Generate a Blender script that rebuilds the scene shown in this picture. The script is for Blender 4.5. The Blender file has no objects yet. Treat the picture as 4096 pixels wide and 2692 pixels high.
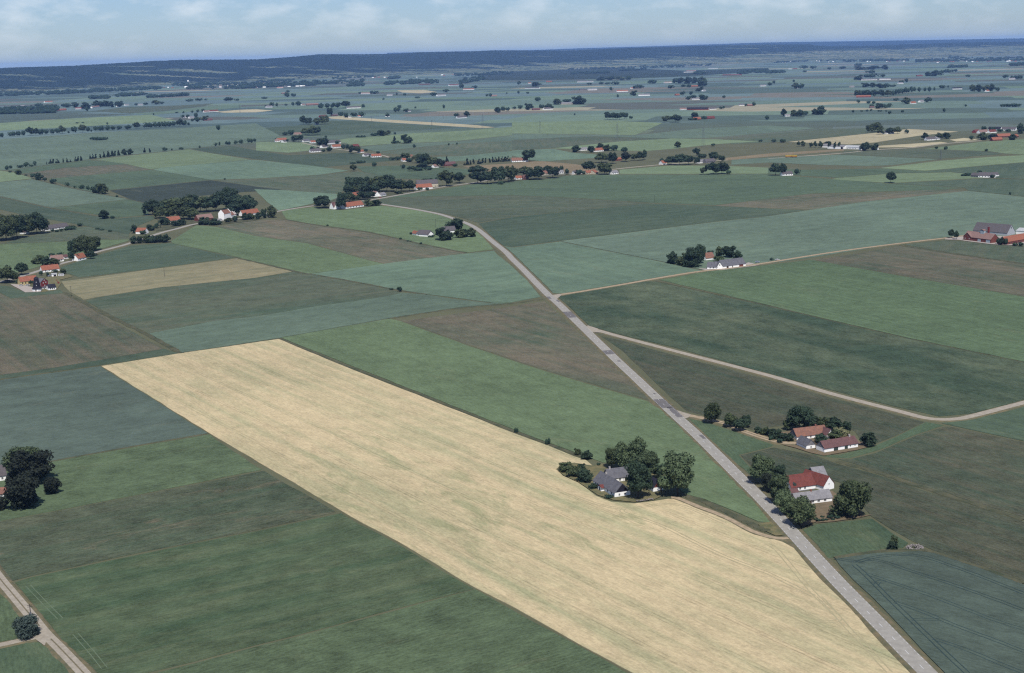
import bpy, bmesh, math, random
from mathutils import Vector, Matrix, noise as mnoise

# ------------------------------------------------------------------ camera, sky, sun, exposure
scene = bpy.context.scene
COL = scene.collection
rnd = random.Random(7)

CAM_H = 206.0                      # aircraft height above the plain (m)
F_PX = 5688.0                      # focal length in pixels of the 4096 px wide frame (50 mm on 36 mm film)
ROLL = math.radians(1.54)
PITCH = math.atan((1346 - 124 * 4096 / 2380) * math.cos(ROLL) / F_PX)
FWD = Vector((0, math.cos(PITCH), -math.sin(PITCH)))
R0 = Vector((1, 0, 0)); U0 = R0.cross(FWD)
RIGHT = R0 * math.cos(ROLL) - U0 * math.sin(ROLL)
UP = U0 * math.cos(ROLL) + R0 * math.sin(ROLL)

cam_data = bpy.data.cameras.new('camera')
cam_data.sensor_width = 36.0
cam_data.lens = 36.0 * F_PX / 4096.0
cam_data.clip_start = 1.0
cam_data.clip_end = 250000.0
cam = bpy.data.objects.new('camera', cam_data)
COL.objects.link(cam)
M = Matrix((RIGHT, UP, -FWD)).transposed().to_4x4()
M.translation = Vector((0, 0, CAM_H))
cam.matrix_world = M
scene.camera = cam

SUN_EL = math.radians(56.0)
SUN_AZ = math.radians(8.0)         # behind the camera, a little to its right
SUN_DIR = Vector((math.sin(SUN_AZ) * math.cos(SUN_EL), -math.cos(SUN_AZ) * math.cos(SUN_EL), math.sin(SUN_EL)))
sun_data = bpy.data.lights.new('sun', 'SUN')
sun_data.energy = 4.2
sun_data.angle = math.radians(0.53)
sun_data.color = (1.0, 0.955, 0.89)
sun = bpy.data.objects.new('sun', sun_data)
sun.rotation_euler = (-SUN_DIR).to_track_quat('-Z', 'Y').to_euler()
sun.location = (0, 0, 4000)
COL.objects.link(sun)

world = bpy.data.worlds.new('World')
scene.world = world
world.use_nodes = True
wn = world.node_tree.nodes; wl = world.node_tree.links
wn.clear()
def N(nodes, kind, **kw):
    n = nodes.new(kind)
    for k, v in kw.items():
        setattr(n, k, v)
    return n
sky = N(wn, 'ShaderNodeTexSky', sky_type='NISHITA', sun_disc=False)
sky.sun_elevation = SUN_EL
sky.sun_rotation = math.pi - SUN_AZ
sky.altitude = 200.0
sky.air_density = 1.0
sky.dust_density = 0.25
sky.ozone_density = 2.5
bg = N(wn, 'ShaderNodeBackground'); bg.inputs['Strength'].default_value = 0.074
wout = N(wn, 'ShaderNodeOutputWorld')
# broken fair-weather cloud over the whole sky
tc = N(wn, 'ShaderNodeTexCoord')
mp = N(wn, 'ShaderNodeMapping'); mp.inputs['Scale'].default_value = (1.0, 1.0, 2.6)
nz = N(wn, 'ShaderNodeTexNoise'); nz.inputs['Scale'].default_value = 26.0; nz.inputs['Detail'].default_value = 7.0; nz.inputs['Roughness'].default_value = 0.56
wl.new(tc.outputs['Generated'], mp.inputs['Vector']); wl.new(mp.outputs['Vector'], nz.inputs['Vector'])
cr = N(wn, 'ShaderNodeValToRGB')
cr.color_ramp.elements[0].position = 0.46; cr.color_ramp.elements[0].color = (0, 0, 0, 1)
cr.color_ramp.elements[1].position = 0.76; cr.color_ramp.elements[1].color = (1, 1, 1, 1)
wl.new(nz.outputs['Fac'], cr.inputs['Fac'])
sx = N(wn, 'ShaderNodeSeparateXYZ'); wl.new(tc.outputs['Generated'], sx.inputs['Vector'])
er = N(wn, 'ShaderNodeMapRange'); er.inputs['From Min'].default_value = 0.004; er.inputs['From Max'].default_value = 0.045
er.inputs['To Min'].default_value = 0.12; er.inputs['To Max'].default_value = 0.60
wl.new(sx.outputs['Z'], er.inputs['Value'])
mu = N(wn, 'ShaderNodeMath', operation='MULTIPLY')
wl.new(cr.outputs['Color'], mu.inputs[0]); wl.new(er.outputs['Result'], mu.inputs[1])
tint = N(wn, 'ShaderNodeMix', data_type='RGBA', blend_type='MULTIPLY'); tint.inputs['Factor'].default_value = 1.0
tint.inputs[7].default_value = (0.615, 0.765, 1.09, 1)
wl.new(sky.outputs['Color'], tint.inputs[6])
lift = N(wn, 'ShaderNodeMath', operation='MAXIMUM'); lift.inputs[1].default_value = 0.012      # below the horizon the sky goes on as at the horizon
cmb = N(wn, 'ShaderNodeCombineXYZ')
wl.new(sx.outputs['X'], cmb.inputs['X']); wl.new(sx.outputs['Y'], cmb.inputs['Y']); wl.new(sx.outputs['Z'], lift.inputs[0]); wl.new(lift.outputs[0], cmb.inputs['Z'])
wl.new(cmb.outputs['Vector'], sky.inputs['Vector'])
mx = N(wn, 'ShaderNodeMix', data_type='RGBA'); mx.inputs[7].default_value = (10.2, 10.6, 11.0, 1)
wl.new(mu.outputs[0], mx.inputs['Factor']); wl.new(tint.outputs[2], mx.inputs[6])
wl.new(mx.outputs[2], bg.inputs['Color']); wl.new(bg.outputs['Background'], wout.inputs['Surface'])

scene.cycles.use_denoising = False
scene.cycles.pixel_filter_type = 'BLACKMAN_HARRIS'
scene.cycles.filter_width = 1.25
scene.view_settings.view_transform = 'Standard'
scene.view_settings.look = 'None'
scene.view_settings.gamma = 1.0
scene.view_settings.use_curve_mapping = False
scene.view_settings.exposure = 0.33
EXPO_K = 1.62                      # sunlit white sheet, for turning photographed colours into surface colours

# ------------------------------------------------------------------ picture point -> point on the plain
S1024 = 2380 / 1024
TILES = {'D': (0, 0, 2380 / 4096)}
for k in range(4):
    TILES['F%d' % k] = (1024 * k, 100, S1024)
    TILES['M%d' % k] = (1024 * k, 400, S1024)
    TILES['L%d' % k] = (1024 * k, 1120, S1024)
    TILES['K%d' % k] = (1024 * k, 2020, S1024)
TILES.update({'A': (0, 750, S1024), 'B': (1024, 650, S1024), 'C': (2048, 800, S1024), 'DD': (3072, 700, S1024),
              'E': (2200, 1650, 3.4), 'R': (2700, 1550, 2.234), 'B1': (3120, 1680, 5.95), 'B2': (2980, 1800, 4.577),
              'B3': (2640, 960, 5.95), 'B4': (3780, 860, 7.532), 'B5': (0, 1020, 7.933), 'B6': (860, 780, 7.933),
              'B7': (3440, 2080, 6.611), 'B8': (2740, 1580, 5.95), 'W': (0, 1700, 3.128), 'P': (0, 2250, 3.538)})

def src(tile, u, v):
    ox, oy, s = TILES[tile]
    return ox + u / s, oy + v / s

def ground(tile, u, v, z=0.0):
    x, y = src(tile, u, v)
    d = FWD * F_PX + RIGHT * (x - 2048) - UP * (y - 1346)
    dz = min(d.z, -25.0)
    t = (z - CAM_H) / dz
    return Vector((d.x * t, d.y * t, z))

def px_per_m(p):
    return F_PX / max(1.0, (Vector((p.x, p.y, 0)) - Vector((0, 0, CAM_H))).dot(FWD))

def pts(s, tile='D'):
    out = []
    for tok in s.split():
        if ',' in tok:
            u, v = tok.split(',')
            out.append(ground(tile, float(u), float(v)))
        else:
            tile = tok
    return out

# ------------------------------------------------------------------ small helpers
def lin(c):
    c = c / 255.0
    return c / 12.92 if c <= 0.04045 else ((c + 0.055) / 1.055) ** 2.4

def seen(rgb, k=EXPO_K):
    """surface colour that shows as this photographed colour in full sun"""
    return tuple(min(0.9, lin(v) / k) for v in rgb) + (1.0,)

def tag(o, label=None, cat=None, group=None, kind=None):
    if label: o['label'] = label
    if cat: o['category'] = cat
    if group: o['group'] = group
    if kind: o['kind'] = kind
    return o

def link(name, data, parent=None):
    o = bpy.data.objects.new(name, data)
    COL.objects.link(o)
    if parent is not None:
        o.parent = parent
    return o

def empty(name, loc, rz=0.0):
    o = bpy.data.objects.new(name, None)
    o.empty_display_size = 1.0
    o.location = loc
    o.rotation_euler = (0, 0, rz)
    COL.objects.link(o)
    return o

class MB:
    def __init__(self):
        self.v = []; self.f = []; self.m = []
    def face(self, ps, m=0):
        b = len(self.v)
        self.v += [tuple(p) for p in ps]
        self.f.append(tuple(range(b, b + len(ps)))); self.m.append(m)
    def box(self, x0, x1, y0, y1, z0, z1, m=0):
        b = len(self.v)
        self.v += [(x0, y0, z0), (x1, y0, z0), (x1, y1, z0), (x0, y1, z0), (x0, y0, z1), (x1, y0, z1), (x1, y1, z1), (x0, y1, z1)]
        for q in ((0, 3, 2, 1), (4, 5, 6, 7), (0, 1, 5, 4), (1, 2, 6, 5), (2, 3, 7, 6), (3, 0, 4, 7)):
            self.f.append(tuple(b + i for i in q)); self.m.append(m)
    def prism(self, prof, axis, a0, a1, m=0):
        """closed profile in (other, z) swept along x or y"""
        n = len(prof); b = len(self.v)
        for a in (a0, a1):
            for (q, z) in prof:
                self.v.append((a, q, z) if axis == 'x' else (q, a, z))
        for i in range(n):
            j = (i + 1) % n
            self.f.append((b + i, b + j, b + n + j, b + n + i)); self.m.append(m)
        self.f.append(tuple(b + i for i in range(n))[::-1]); self.m.append(m)
        self.f.append(tuple(b + n + i for i in range(n))); self.m.append(m)
    def tube(self, p0, p1, r0, r1, n=7, m=0):
        p0 = Vector(p0); p1 = Vector(p1); d = (p1 - p0).normalized()
        a = d.orthogonal().normalized(); c = d.cross(a)
        b = len(self.v)
        for p, r in ((p0, r0), (p1, r1)):
            for i in range(n):
                t = 2 * math.pi * i / n
                self.v.append(tuple(p + (a * math.cos(t) + c * math.sin(t)) * r))
        for i in range(n):
            j = (i + 1) % n
            self.f.append((b + i, b + j, b + n + j, b + n + i)); self.m.append(m)
        self.f.append(tuple(b + i for i in range(n))[::-1]); self.m.append(m)
        self.f.append(tuple(b + n + i for i in range(n))); self.m.append(m)
    def mesh(self, name, mats):
        me = bpy.data.meshes.new(name)
        me.from_pydata(self.v, [], self.f)
        for mt in (mats if isinstance(mats, (list, tuple)) else [mats]):
            me.materials.append(mt)
        if any(self.m):
            me.polygons.foreach_set('material_index', self.m)
        bm = bmesh.new(); bm.from_mesh(me)
        bmesh.ops.recalc_face_normals(bm, faces=bm.faces)
        bm.to_mesh(me); bm.free()
        me.update()
        return me
    def build(self, name, mats, parent=None):
        return link(name, self.mesh(name, mats), parent)

# ------------------------------------------------------------------ materials
def principled(name, rough=0.9, spec=0.15):
    m = bpy.data.materials.new(name); m.use_nodes = True
    nt = m.node_tree; b = nt.nodes['Principled BSDF']
    b.inputs['Roughness'].default_value = rough
    b.inputs['Specular IOR Level'].default_value = spec
    return m, nt, b

def mixc(nt, fac, a, b, blend='MIX'):
    n = nt.nodes.new('ShaderNodeMix'); n.data_type = 'RGBA'; n.blend_type = blend
    for sock, val in ((n.inputs['Factor'], fac), (n.inputs[6], a), (n.inputs[7], b)):
        if hasattr(val, 'is_linked') or hasattr(val, 'links'):
            nt.links.new(val, sock)
        else:
            sock.default_value = val
    return n.outputs[2]

def math_n(nt, op, a, b=None, clamp=False):
    n = nt.nodes.new('ShaderNodeMath'); n.operation = op; n.use_clamp = clamp
    for i, v in enumerate((a, b)):
        if v is None: continue
        if isinstance(v, (int, float)): n.inputs[i].default_value = v
        else: nt.links.new(v, n.inputs[i])
    return n.outputs[0]

def noise_n(nt, vec, scale, detail=3.0, rough=0.55, dist=0.0):
    n = nt.nodes.new('ShaderNodeTexNoise')
    n.inputs['Scale'].default_value = scale; n.inputs['Detail'].default_value = detail
    n.inputs['Roughness'].default_value = rough; n.inputs['Distortion'].default_value = dist
    nt.links.new(vec, n.inputs['Vector'])
    return n.outputs['Fac']

def remap(nt, v, a, b, c=0.0, d=1.0):
    n = nt.nodes.new('ShaderNodeMapRange'); n.clamp = True
    n.inputs['From Min'].default_value = a; n.inputs['From Max'].default_value = b
    n.inputs['To Min'].default_value = c; n.inputs['To Max'].default_value = d
    nt.links.new(v, n.inputs['Value'])
    return n.outputs['Result']

def objcoord(nt):
    return nt.nodes.new('ShaderNodeTexCoord').outputs['Object']

def mapped(nt, vec, rz=0.0, scale=(1, 1, 1), loc=(0, 0, 0)):
    """turn by -rz first, then scale, so that x runs along the rows"""
    n = nt.nodes.new('ShaderNodeMapping'); n.vector_type = 'POINT'
    n.inputs['Rotation'].default_value = (0, 0, -rz)
    n.inputs['Location'].default_value = loc
    nt.links.new(vec, n.inputs['Vector'])
    s = nt.nodes.new('ShaderNodeVectorMath'); s.operation = 'MULTIPLY'
    s.inputs[1].default_value = scale
    nt.links.new(n.outputs['Vector'], s.inputs[0])
    return s.outputs['Vector'], n.outputs['Vector']

def field_mat(name, c1, c2, ang, along=160.0, across=9.0, patch=70.0, bias=0.5, hard=0.16, wpatch=0.5, tram=0.0, tramdark=0.16, grain=0.5, c3=None, off=0.0, blue=0.89, c3lo=0.58, spot=None, mott=0.15):
    def warm(c):
        g_ = 0.3 * c[0] + 0.55 * c[1] + 0.15 * c[2]
        return tuple(v + (g_ - v) * 0.15 for v in (c[0] * 1.0, c[1] * 1.0, c[2] * blue))
    mid = tuple((a + b_) / 2 for a, b_ in zip(c1, c2))
    c1, c2 = (tuple(m_ + (v - m_) * 1.45 for v, m_ in zip(c, mid)) for c in (c1, c2))
    if c3 is None:
        c3 = tuple(m_ + (k_ - m_) * 0.30 for m_, k_ in zip(mid, (150, 142, 118)))
    c1 = warm(c1); c2 = warm(c2); c3 = warm(c3)
    m, nt, b = principled(name, 0.95, 0.05)
    oc = objcoord(nt)
    sv, rv = mapped(nt, oc, ang, (1 / along, 1 / across, 1), (off, off * 0.7, 0))
    streak = noise_n(nt, sv, 1.0, 3.0, 0.6)
    pv, _ = mapped(nt, oc, ang, (1 / (patch * 1.6), 1 / patch, 1), (off * 1.3, off, 0))
    pat = noise_n(nt, pv, 1.0, 5.0, 0.62, 0.6)
    f = math_n(nt, 'ADD', math_n(nt, 'MULTIPLY', streak, 1 - wpatch), math_n(nt, 'MULTIPLY', pat, wpatch))
    f = remap(nt, f, bias - hard, bias + hard)
    col = mixc(nt, f, seen(c1), seen(c2))
    if True:
        qv, _ = mapped(nt, oc, ang, (1 / 50.0, 1 / 16.0, 1), (off * 2.1 + 31, 17, 0))
        qn = noise_n(nt, qv, 1.0, 6.0, 0.7, 0.8)
        if spot is not None:      # an area where the crop stays greener
            dv = nt.nodes.new('ShaderNodeVectorMath'); dv.operation = 'DISTANCE'; dv.inputs[1].default_value = (spot[0], spot[1], 0.3)
            nt.links.new(oc, dv.inputs[0])
            qn = math_n(nt, 'ADD', qn, remap(nt, dv.outputs['Value'], spot[2] * .15, spot[2], 0.125, -0.05))
        q = remap(nt, qn, c3lo, c3lo + 0.14, 0.0, 0.85)
        col = mixc(nt, q, col, seen(c3))
    # rows and single plants
    gv, _ = mapped(nt, oc, ang, (1 / 5.0, 1 / 1.1, 1))
    g1 = noise_n(nt, gv, 1.0, 2.0, 0.7)
    g2 = noise_n(nt, oc, 0.9, 2.0, 0.8)
    g = math_n(nt, 'ADD', math_n(nt, 'MULTIPLY', g1, 0.55), math_n(nt, 'MULTIPLY', g2, 0.45))
    gm = remap(nt, g, 0.25, 0.75, 1 - grain, 1 + grain)
    big = remap(nt, noise_n(nt, oc, 1 / 210.0, 3.0, 0.5), 0.3, 0.7, -0.10, 0.10)
    small = remap(nt, noise_n(nt, oc, 1 / 17.0, 4.0, 0.7), 0.3, 0.7, -mott, mott)
    gm = math_n(nt, 'ADD', gm, math_n(nt, 'ADD', big, small))
    if tram > 0:
        sp = nt.nodes.new('ShaderNodeSeparateXYZ'); nt.links.new(rv, sp.inputs[0])
        fr = math_n(nt, 'FRACT', math_n(nt, 'DIVIDE', sp.outputs['Y'], tram))
        d = math_n(nt, 'MULTIPLY', math_n(nt, 'ABSOLUTE', math_n(nt, 'SUBTRACT', fr, 0.5)), tram)
        d = math_n(nt, 'ABSOLUTE', math_n(nt, 'SUBTRACT', d, 0.95))
        ln = remap(nt, d, 0.15, 0.42, 1.0, 0.0)
        wob = remap(nt, pat, 0.35, 0.6, 0.2, 1.0)
        gm = math_n(nt, 'SUBTRACT', gm, math_n(nt, 'MULTIPLY', math_n(nt, 'MULTIPLY', ln, wob), tramdark))
    rgb = nt.nodes.new('ShaderNodeCombineColor')
    for i in range(3): nt.links.new(gm, rgb.inputs[i])
    col = mixc(nt, 1.0, col, rgb.outputs[0], 'MULTIPLY')
    nt.links.new(col, b.inputs['Base Color'])
    return m

def plain_mat(name, c1, c2=None, scale=0.8, rough=0.9, spec=0.2, stretch=(1, 1, 1), lo=0.35, hi=0.65, k=EXPO_K):
    m, nt, b = principled(name, rough, spec)
    if c2 is None:
        c2 = tuple(v * 0.82 for v in c1)
    oc = objcoord(nt)
    v, _ = mapped(nt, oc, 0, stretch)
    f = remap(nt, noise_n(nt, v, scale, 5.0, 0.65), lo, hi)
    nt.links.new(mixc(nt, f, seen(c1, k), seen(c2, k)), b.inputs['Base Color'])
    return m

def roof_mat(name, c1, c2, course=0.0):
    m, nt, b = principled(name, 0.85, 0.2)
    oc = objcoord(nt)
    f = remap(nt, noise_n(nt, oc, 0.55, 6.0, 0.7), 0.33, 0.67)
    col = mixc(nt, f, seen(c1, EXPO_K * 1.3), seen(c2, EXPO_K * 1.3))
    v, _ = mapped(nt, oc, 0, (3.0, 0.6, 0.6))
    g = remap(nt, noise_n(nt, v, 1.6, 3.0, 0.7), 0.3, 0.7, 0.78, 1.22)
    rgb = nt.nodes.new('ShaderNodeCombineColor')
    for i in range(3): nt.links.new(g, rgb.inputs[i])
    nt.links.new(mixc(nt, 1.0, col, rgb.outputs[0], 'MULTIPLY'), b.inputs['Base Color'])
    return m

ROOF = {'orange': roof_mat('orange_tiles', (194, 126, 100), (166, 106, 86)),
        'mottled': roof_mat('weathered_tiles', (178, 126, 104), (140, 108, 98)),
        'red': roof_mat('red_tiles', (148, 84, 76), (128, 74, 68)),
        'brown': roof_mat('brown_tiles', (138, 102, 100), (118, 88, 88)),
        'grey': roof_mat('grey_thatch', (134, 134, 140), (110, 110, 118)),
        'pale': roof_mat('pale_slabs', (176, 174, 176), (150, 148, 152)),
        'purple': roof_mat('grey_eternit', (124, 118, 120), (108, 103, 107)),
        'dark': roof_mat('black_felt', (58, 58, 72), (48, 48, 60)),
        'pink': roof_mat('pink_tiles', (180, 146, 136), (160, 128, 120)),
        'white': roof_mat('white_sheeting', (226, 228, 228), (206, 210, 212))}
WALL = {'white': plain_mat('white_limewash', (255, 254, 250), (246, 244, 238), 0.9, k=1.18),
        'yellow': plain_mat('yellow_plaster', (226, 206, 150), (214, 192, 138), 0.9),
        'brick': plain_mat('red_brick', (140, 82, 72), (122, 70, 64), 1.4),
        'red': plain_mat('red_boarding', (150, 60, 56), (134, 54, 52), 1.2),
        'cream': plain_mat('cream_plaster', (228, 216, 190), (214, 202, 178), 0.9),
        'silver': plain_mat('pale_grey_plaster', (206, 208, 212), (190, 192, 198), 0.9),
        'grey': plain_mat('grey_boards', (150, 148, 150), (128, 126, 130), 1.2),
        'dark': plain_mat('tarred_boards', (46, 46, 60), (38, 38, 50), 1.2)}
GLASS = plain_mat('window_glass', (62, 62, 66), (50, 52, 58), 1.0, 0.25, 0.5)
FRAME = plain_mat('window_frame_paint', (215, 215, 215), (200, 200, 200), 1.0)
DOORG = plain_mat('green_door_paint', (72, 84, 80), (62, 74, 70), 1.0)
DOORB = plain_mat('brown_door_paint', (94, 74, 66), (84, 66, 60), 1.0)
DOORW = plain_mat('pale_blue_doors', (196, 208, 214), (180, 194, 202), 1.0)
CHIM = plain_mat('chimney_brick', (170, 120, 104), (150, 104, 92), 1.5)
CHIMW = plain_mat('chimney_plaster', (210, 204, 200), (190, 184, 180), 1.5)
STONE = plain_mat('grey_plinth', (150, 150, 152), (130, 130, 134), 1.5)
BARK = plain_mat('bark', (84, 72, 62), (62, 54, 48), 2.0)
# ------------------------------------------------------------------ the plain
def patchwork():
    m, nt, b = principled('far_farmland', 0.95, 0.05)
    oc = objcoord(nt)
    v, _ = mapped(nt, oc, math.radians(-14), (1 / 520.0, 1 / 300.0, 0))
    vo = nt.nodes.new('ShaderNodeTexVoronoi'); vo.voronoi_dimensions = '2D'; vo.distance = 'CHEBYCHEV'
    vo.inputs['Scale'].default_value = 1.0; vo.inputs['Randomness'].default_value = 0.75
    nt.links.new(v, vo.inputs['Vector'])
    sp = nt.nodes.new('ShaderNodeSeparateColor'); nt.links.new(vo.outputs['Color'], sp.inputs[0])
    r = nt.nodes.new('ShaderNodeValToRGB'); r.color_ramp.interpolation = 'CONSTANT'
    cols = [(0.0, (104, 128, 112)), (0.14, (100, 124, 122)), (0.30, (86, 106, 94)), (0.42, (112, 136, 112)), (0.56, (106, 130, 126)),
            (0.68, (96, 102, 92)), (0.78, (82, 104, 98)), (0.87, (122, 118, 104)), (0.93, (104, 130, 104)), (0.975, (160, 154, 124))]
    el = r.color_ramp.elements
    el[0].position = 0.0; cols = [(q, tuple((v + (sum(c) / 3 - v) * .22) * 1.07 for v in c)) for q, c in cols]
    el[0].color = seen(cols[0][1]); el[1].position = cols[1][0]; el[1].color = seen(cols[1][1])
    for p, c in cols[2:]:
        e = el.new(p); e.color = seen(c)
    nt.links.new(sp.outputs[0], r.inputs['Fac'])
    g = remap(nt, noise_n(nt, oc, 0.012, 6.0, 0.7), 0.3, 0.7, 0.84, 1.16)
    rgb = nt.nodes.new('ShaderNodeCombineColor')
    for i in range(3): nt.links.new(g, rgb.inputs[i])
    ln = nt.nodes.new('ShaderNodeVectorMath'); ln.operation = 'LENGTH'; nt.links.new(oc, ln.inputs[0])
    far = remap(nt, ln.outputs['Value'], 3200, 4200)
    base = mixc(nt, far, seen((106, 108, 84)), r.outputs['Color'])       # rough margins between the near fields
    nt.links.new(mixc(nt, 1.0, base, rgb.outputs[0], 'MULTIPLY'), b.inputs['Base Color'])
    return m

mb = MB()
xs = [-34000, -20000, -8000, -3000, 0, 3000, 8000, 20000, 34000]
ys = [-1500, 0, 2000, 6000, 14000, 30000, 37000]
for i in range(len(xs) - 1):
    for j in range(len(ys) - 1):
        mb.face([(xs[i], ys[j], 0), (xs[i + 1], ys[j], 0), (xs[i + 1], ys[j + 1], 0), (xs[i], ys[j + 1], 0)])
g = mb.build('ground', patchwork())
tag(g, 'flat plain of many small far fields reaching to the ridge', None, None, 'structure')

_s = ground('D', 930, 1170); SPOT = (_s.x, _s.y, 230.0)
# crop classes: photographed colours and texture
CROP = {
 'wheat':  dict(mott=.09, name='wheat_field', h=.33, c1=(205, 187, 148), c2=(180, 174, 135), along=240, across=8, patch=42, bias=.55, hard=.11, wpatch=.36, tram=20, tramdark=.22, blue=.955, c3=(168, 168, 126), c3lo=.61, spot=SPOT, grain=0.32),
 'straw':  dict(name='straw_field', h=.30, blue=.95, c1=(202, 189, 156), c2=(184, 174, 144), along=150, across=8, grain=0.32),
 'bright': dict(name='green_corn_field', h=.30, c1=(115, 137, 109), c2=(106, 127, 101), along=140, across=10, tram=22, tramdark=.06, grain=0.38),
 'bright2':dict(name='green_corn_field', h=.30, c1=(103, 127, 101), c2=(92, 114, 92), along=110, across=2.2, wpatch=.3, tram=15, tramdark=.10, grain=0.42),
 'light':  dict(name='light_green_field', h=.30, c1=(128, 149, 122), c2=(117, 138, 114), along=140, across=10, grain=0.32),
 'blue':   dict(name='blue_green_rye_field', h=.33, c1=(95, 112, 103), c2=(87, 102, 94), blue=.955, along=120, across=12, grain=0.35),
 'teal':   dict(name='blue_green_rye_field', h=.33, c1=(114, 139, 126), c2=(104, 128, 118), along=140, across=10, tram=24, tramdark=.05, grain=0.32),
 'teal2':  dict(name='blue_green_rye_field', h=.33, c1=(110, 131, 122), c2=(101, 121, 114), along=140, across=10, tram=24, tramdark=.04, grain=0.32),
 'grass':  dict(mott=.24, name='grass_field', h=.14, c1=(82, 103, 82), c2=(106, 119, 96), along=170, across=11, patch=70, bias=.56, hard=.17, wpatch=.35, grain=0.45),
 'grass2': dict(mott=.26, name='grass_field', h=.16, c1=(97, 116, 92), c2=(88, 106, 86), along=60, across=6, patch=40, grain=0.51),
 'lawn':   dict(name='grass_field', h=.12, c1=(82, 104, 87), c2=(94, 113, 92), along=70, across=8, patch=40, grain=0.38),
 'deep':   dict(name='dark_green_field', h=.22, c1=(78, 98, 88), c2=(92, 108, 96), along=150, across=12, patch=90, grain=0.42),
 'deep2':  dict(mott=.25, name='dark_green_field', h=.22, c1=(76, 94, 81), c2=(104, 115, 98), along=90, across=18, patch=60, bias=.57, hard=.15, wpatch=.7, c3=(92, 104, 90), grain=0.58),
 'green':  dict(name='green_beet_field', h=.22, c1=(97, 118, 100), c2=(86, 106, 94), along=150, across=8, grain=0.38),
 'olive':  dict(mott=.2, name='olive_fallow_field', h=.18, c1=(104, 112, 100), c2=(88, 106, 94), along=150, across=10, patch=110, hard=.14, grain=0.38),
 'brown':  dict(mott=.2, name='ploughed_field', h=.10, c1=(116, 112, 102), c2=(88, 102, 90), along=150, across=7, patch=70, bias=.53, hard=.13, wpatch=.55, grain=0.42),
 'brown2': dict(mott=.22, name='ploughed_field', h=.10, c1=(96, 98, 87), c2=(78, 93, 82), along=120, across=5, patch=60, bias=.5, hard=.13, wpatch=.5, grain=0.54),
 'beet':   dict(mott=.28, name='patchy_beet_field', h=.18, c1=(78, 94, 80), c2=(92, 99, 86), along=150, across=5, patch=60, bias=.5, hard=.15, c3=(122, 114, 100), c3lo=.55, grain=0.58),
 'pink':   dict(name='ploughed_field', h=.08, c1=(152, 134, 114), c2=(140, 126, 108), along=150, across=8, grain=0.26),
 'tan':    dict(name='dry_fallow_field', h=.14, c1=(152, 144, 122), c2=(130, 130, 111), along=170, across=8, patch=80, bias=.54, hard=.13, grain=0.32),
 'slate':  dict(name='dark_ploughed_field', h=.08, c1=(74, 86, 84), c2=(66, 78, 78), along=150, across=8, grain=0.32),
 'moor':   dict(name='dark_moor', h=.2, c1=(52, 66, 64), c2=(64, 78, 72), along=300, across=60, patch=300, grain=0.32),  # dark far ground, with a cloud's shadow put into its colour
}
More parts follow.
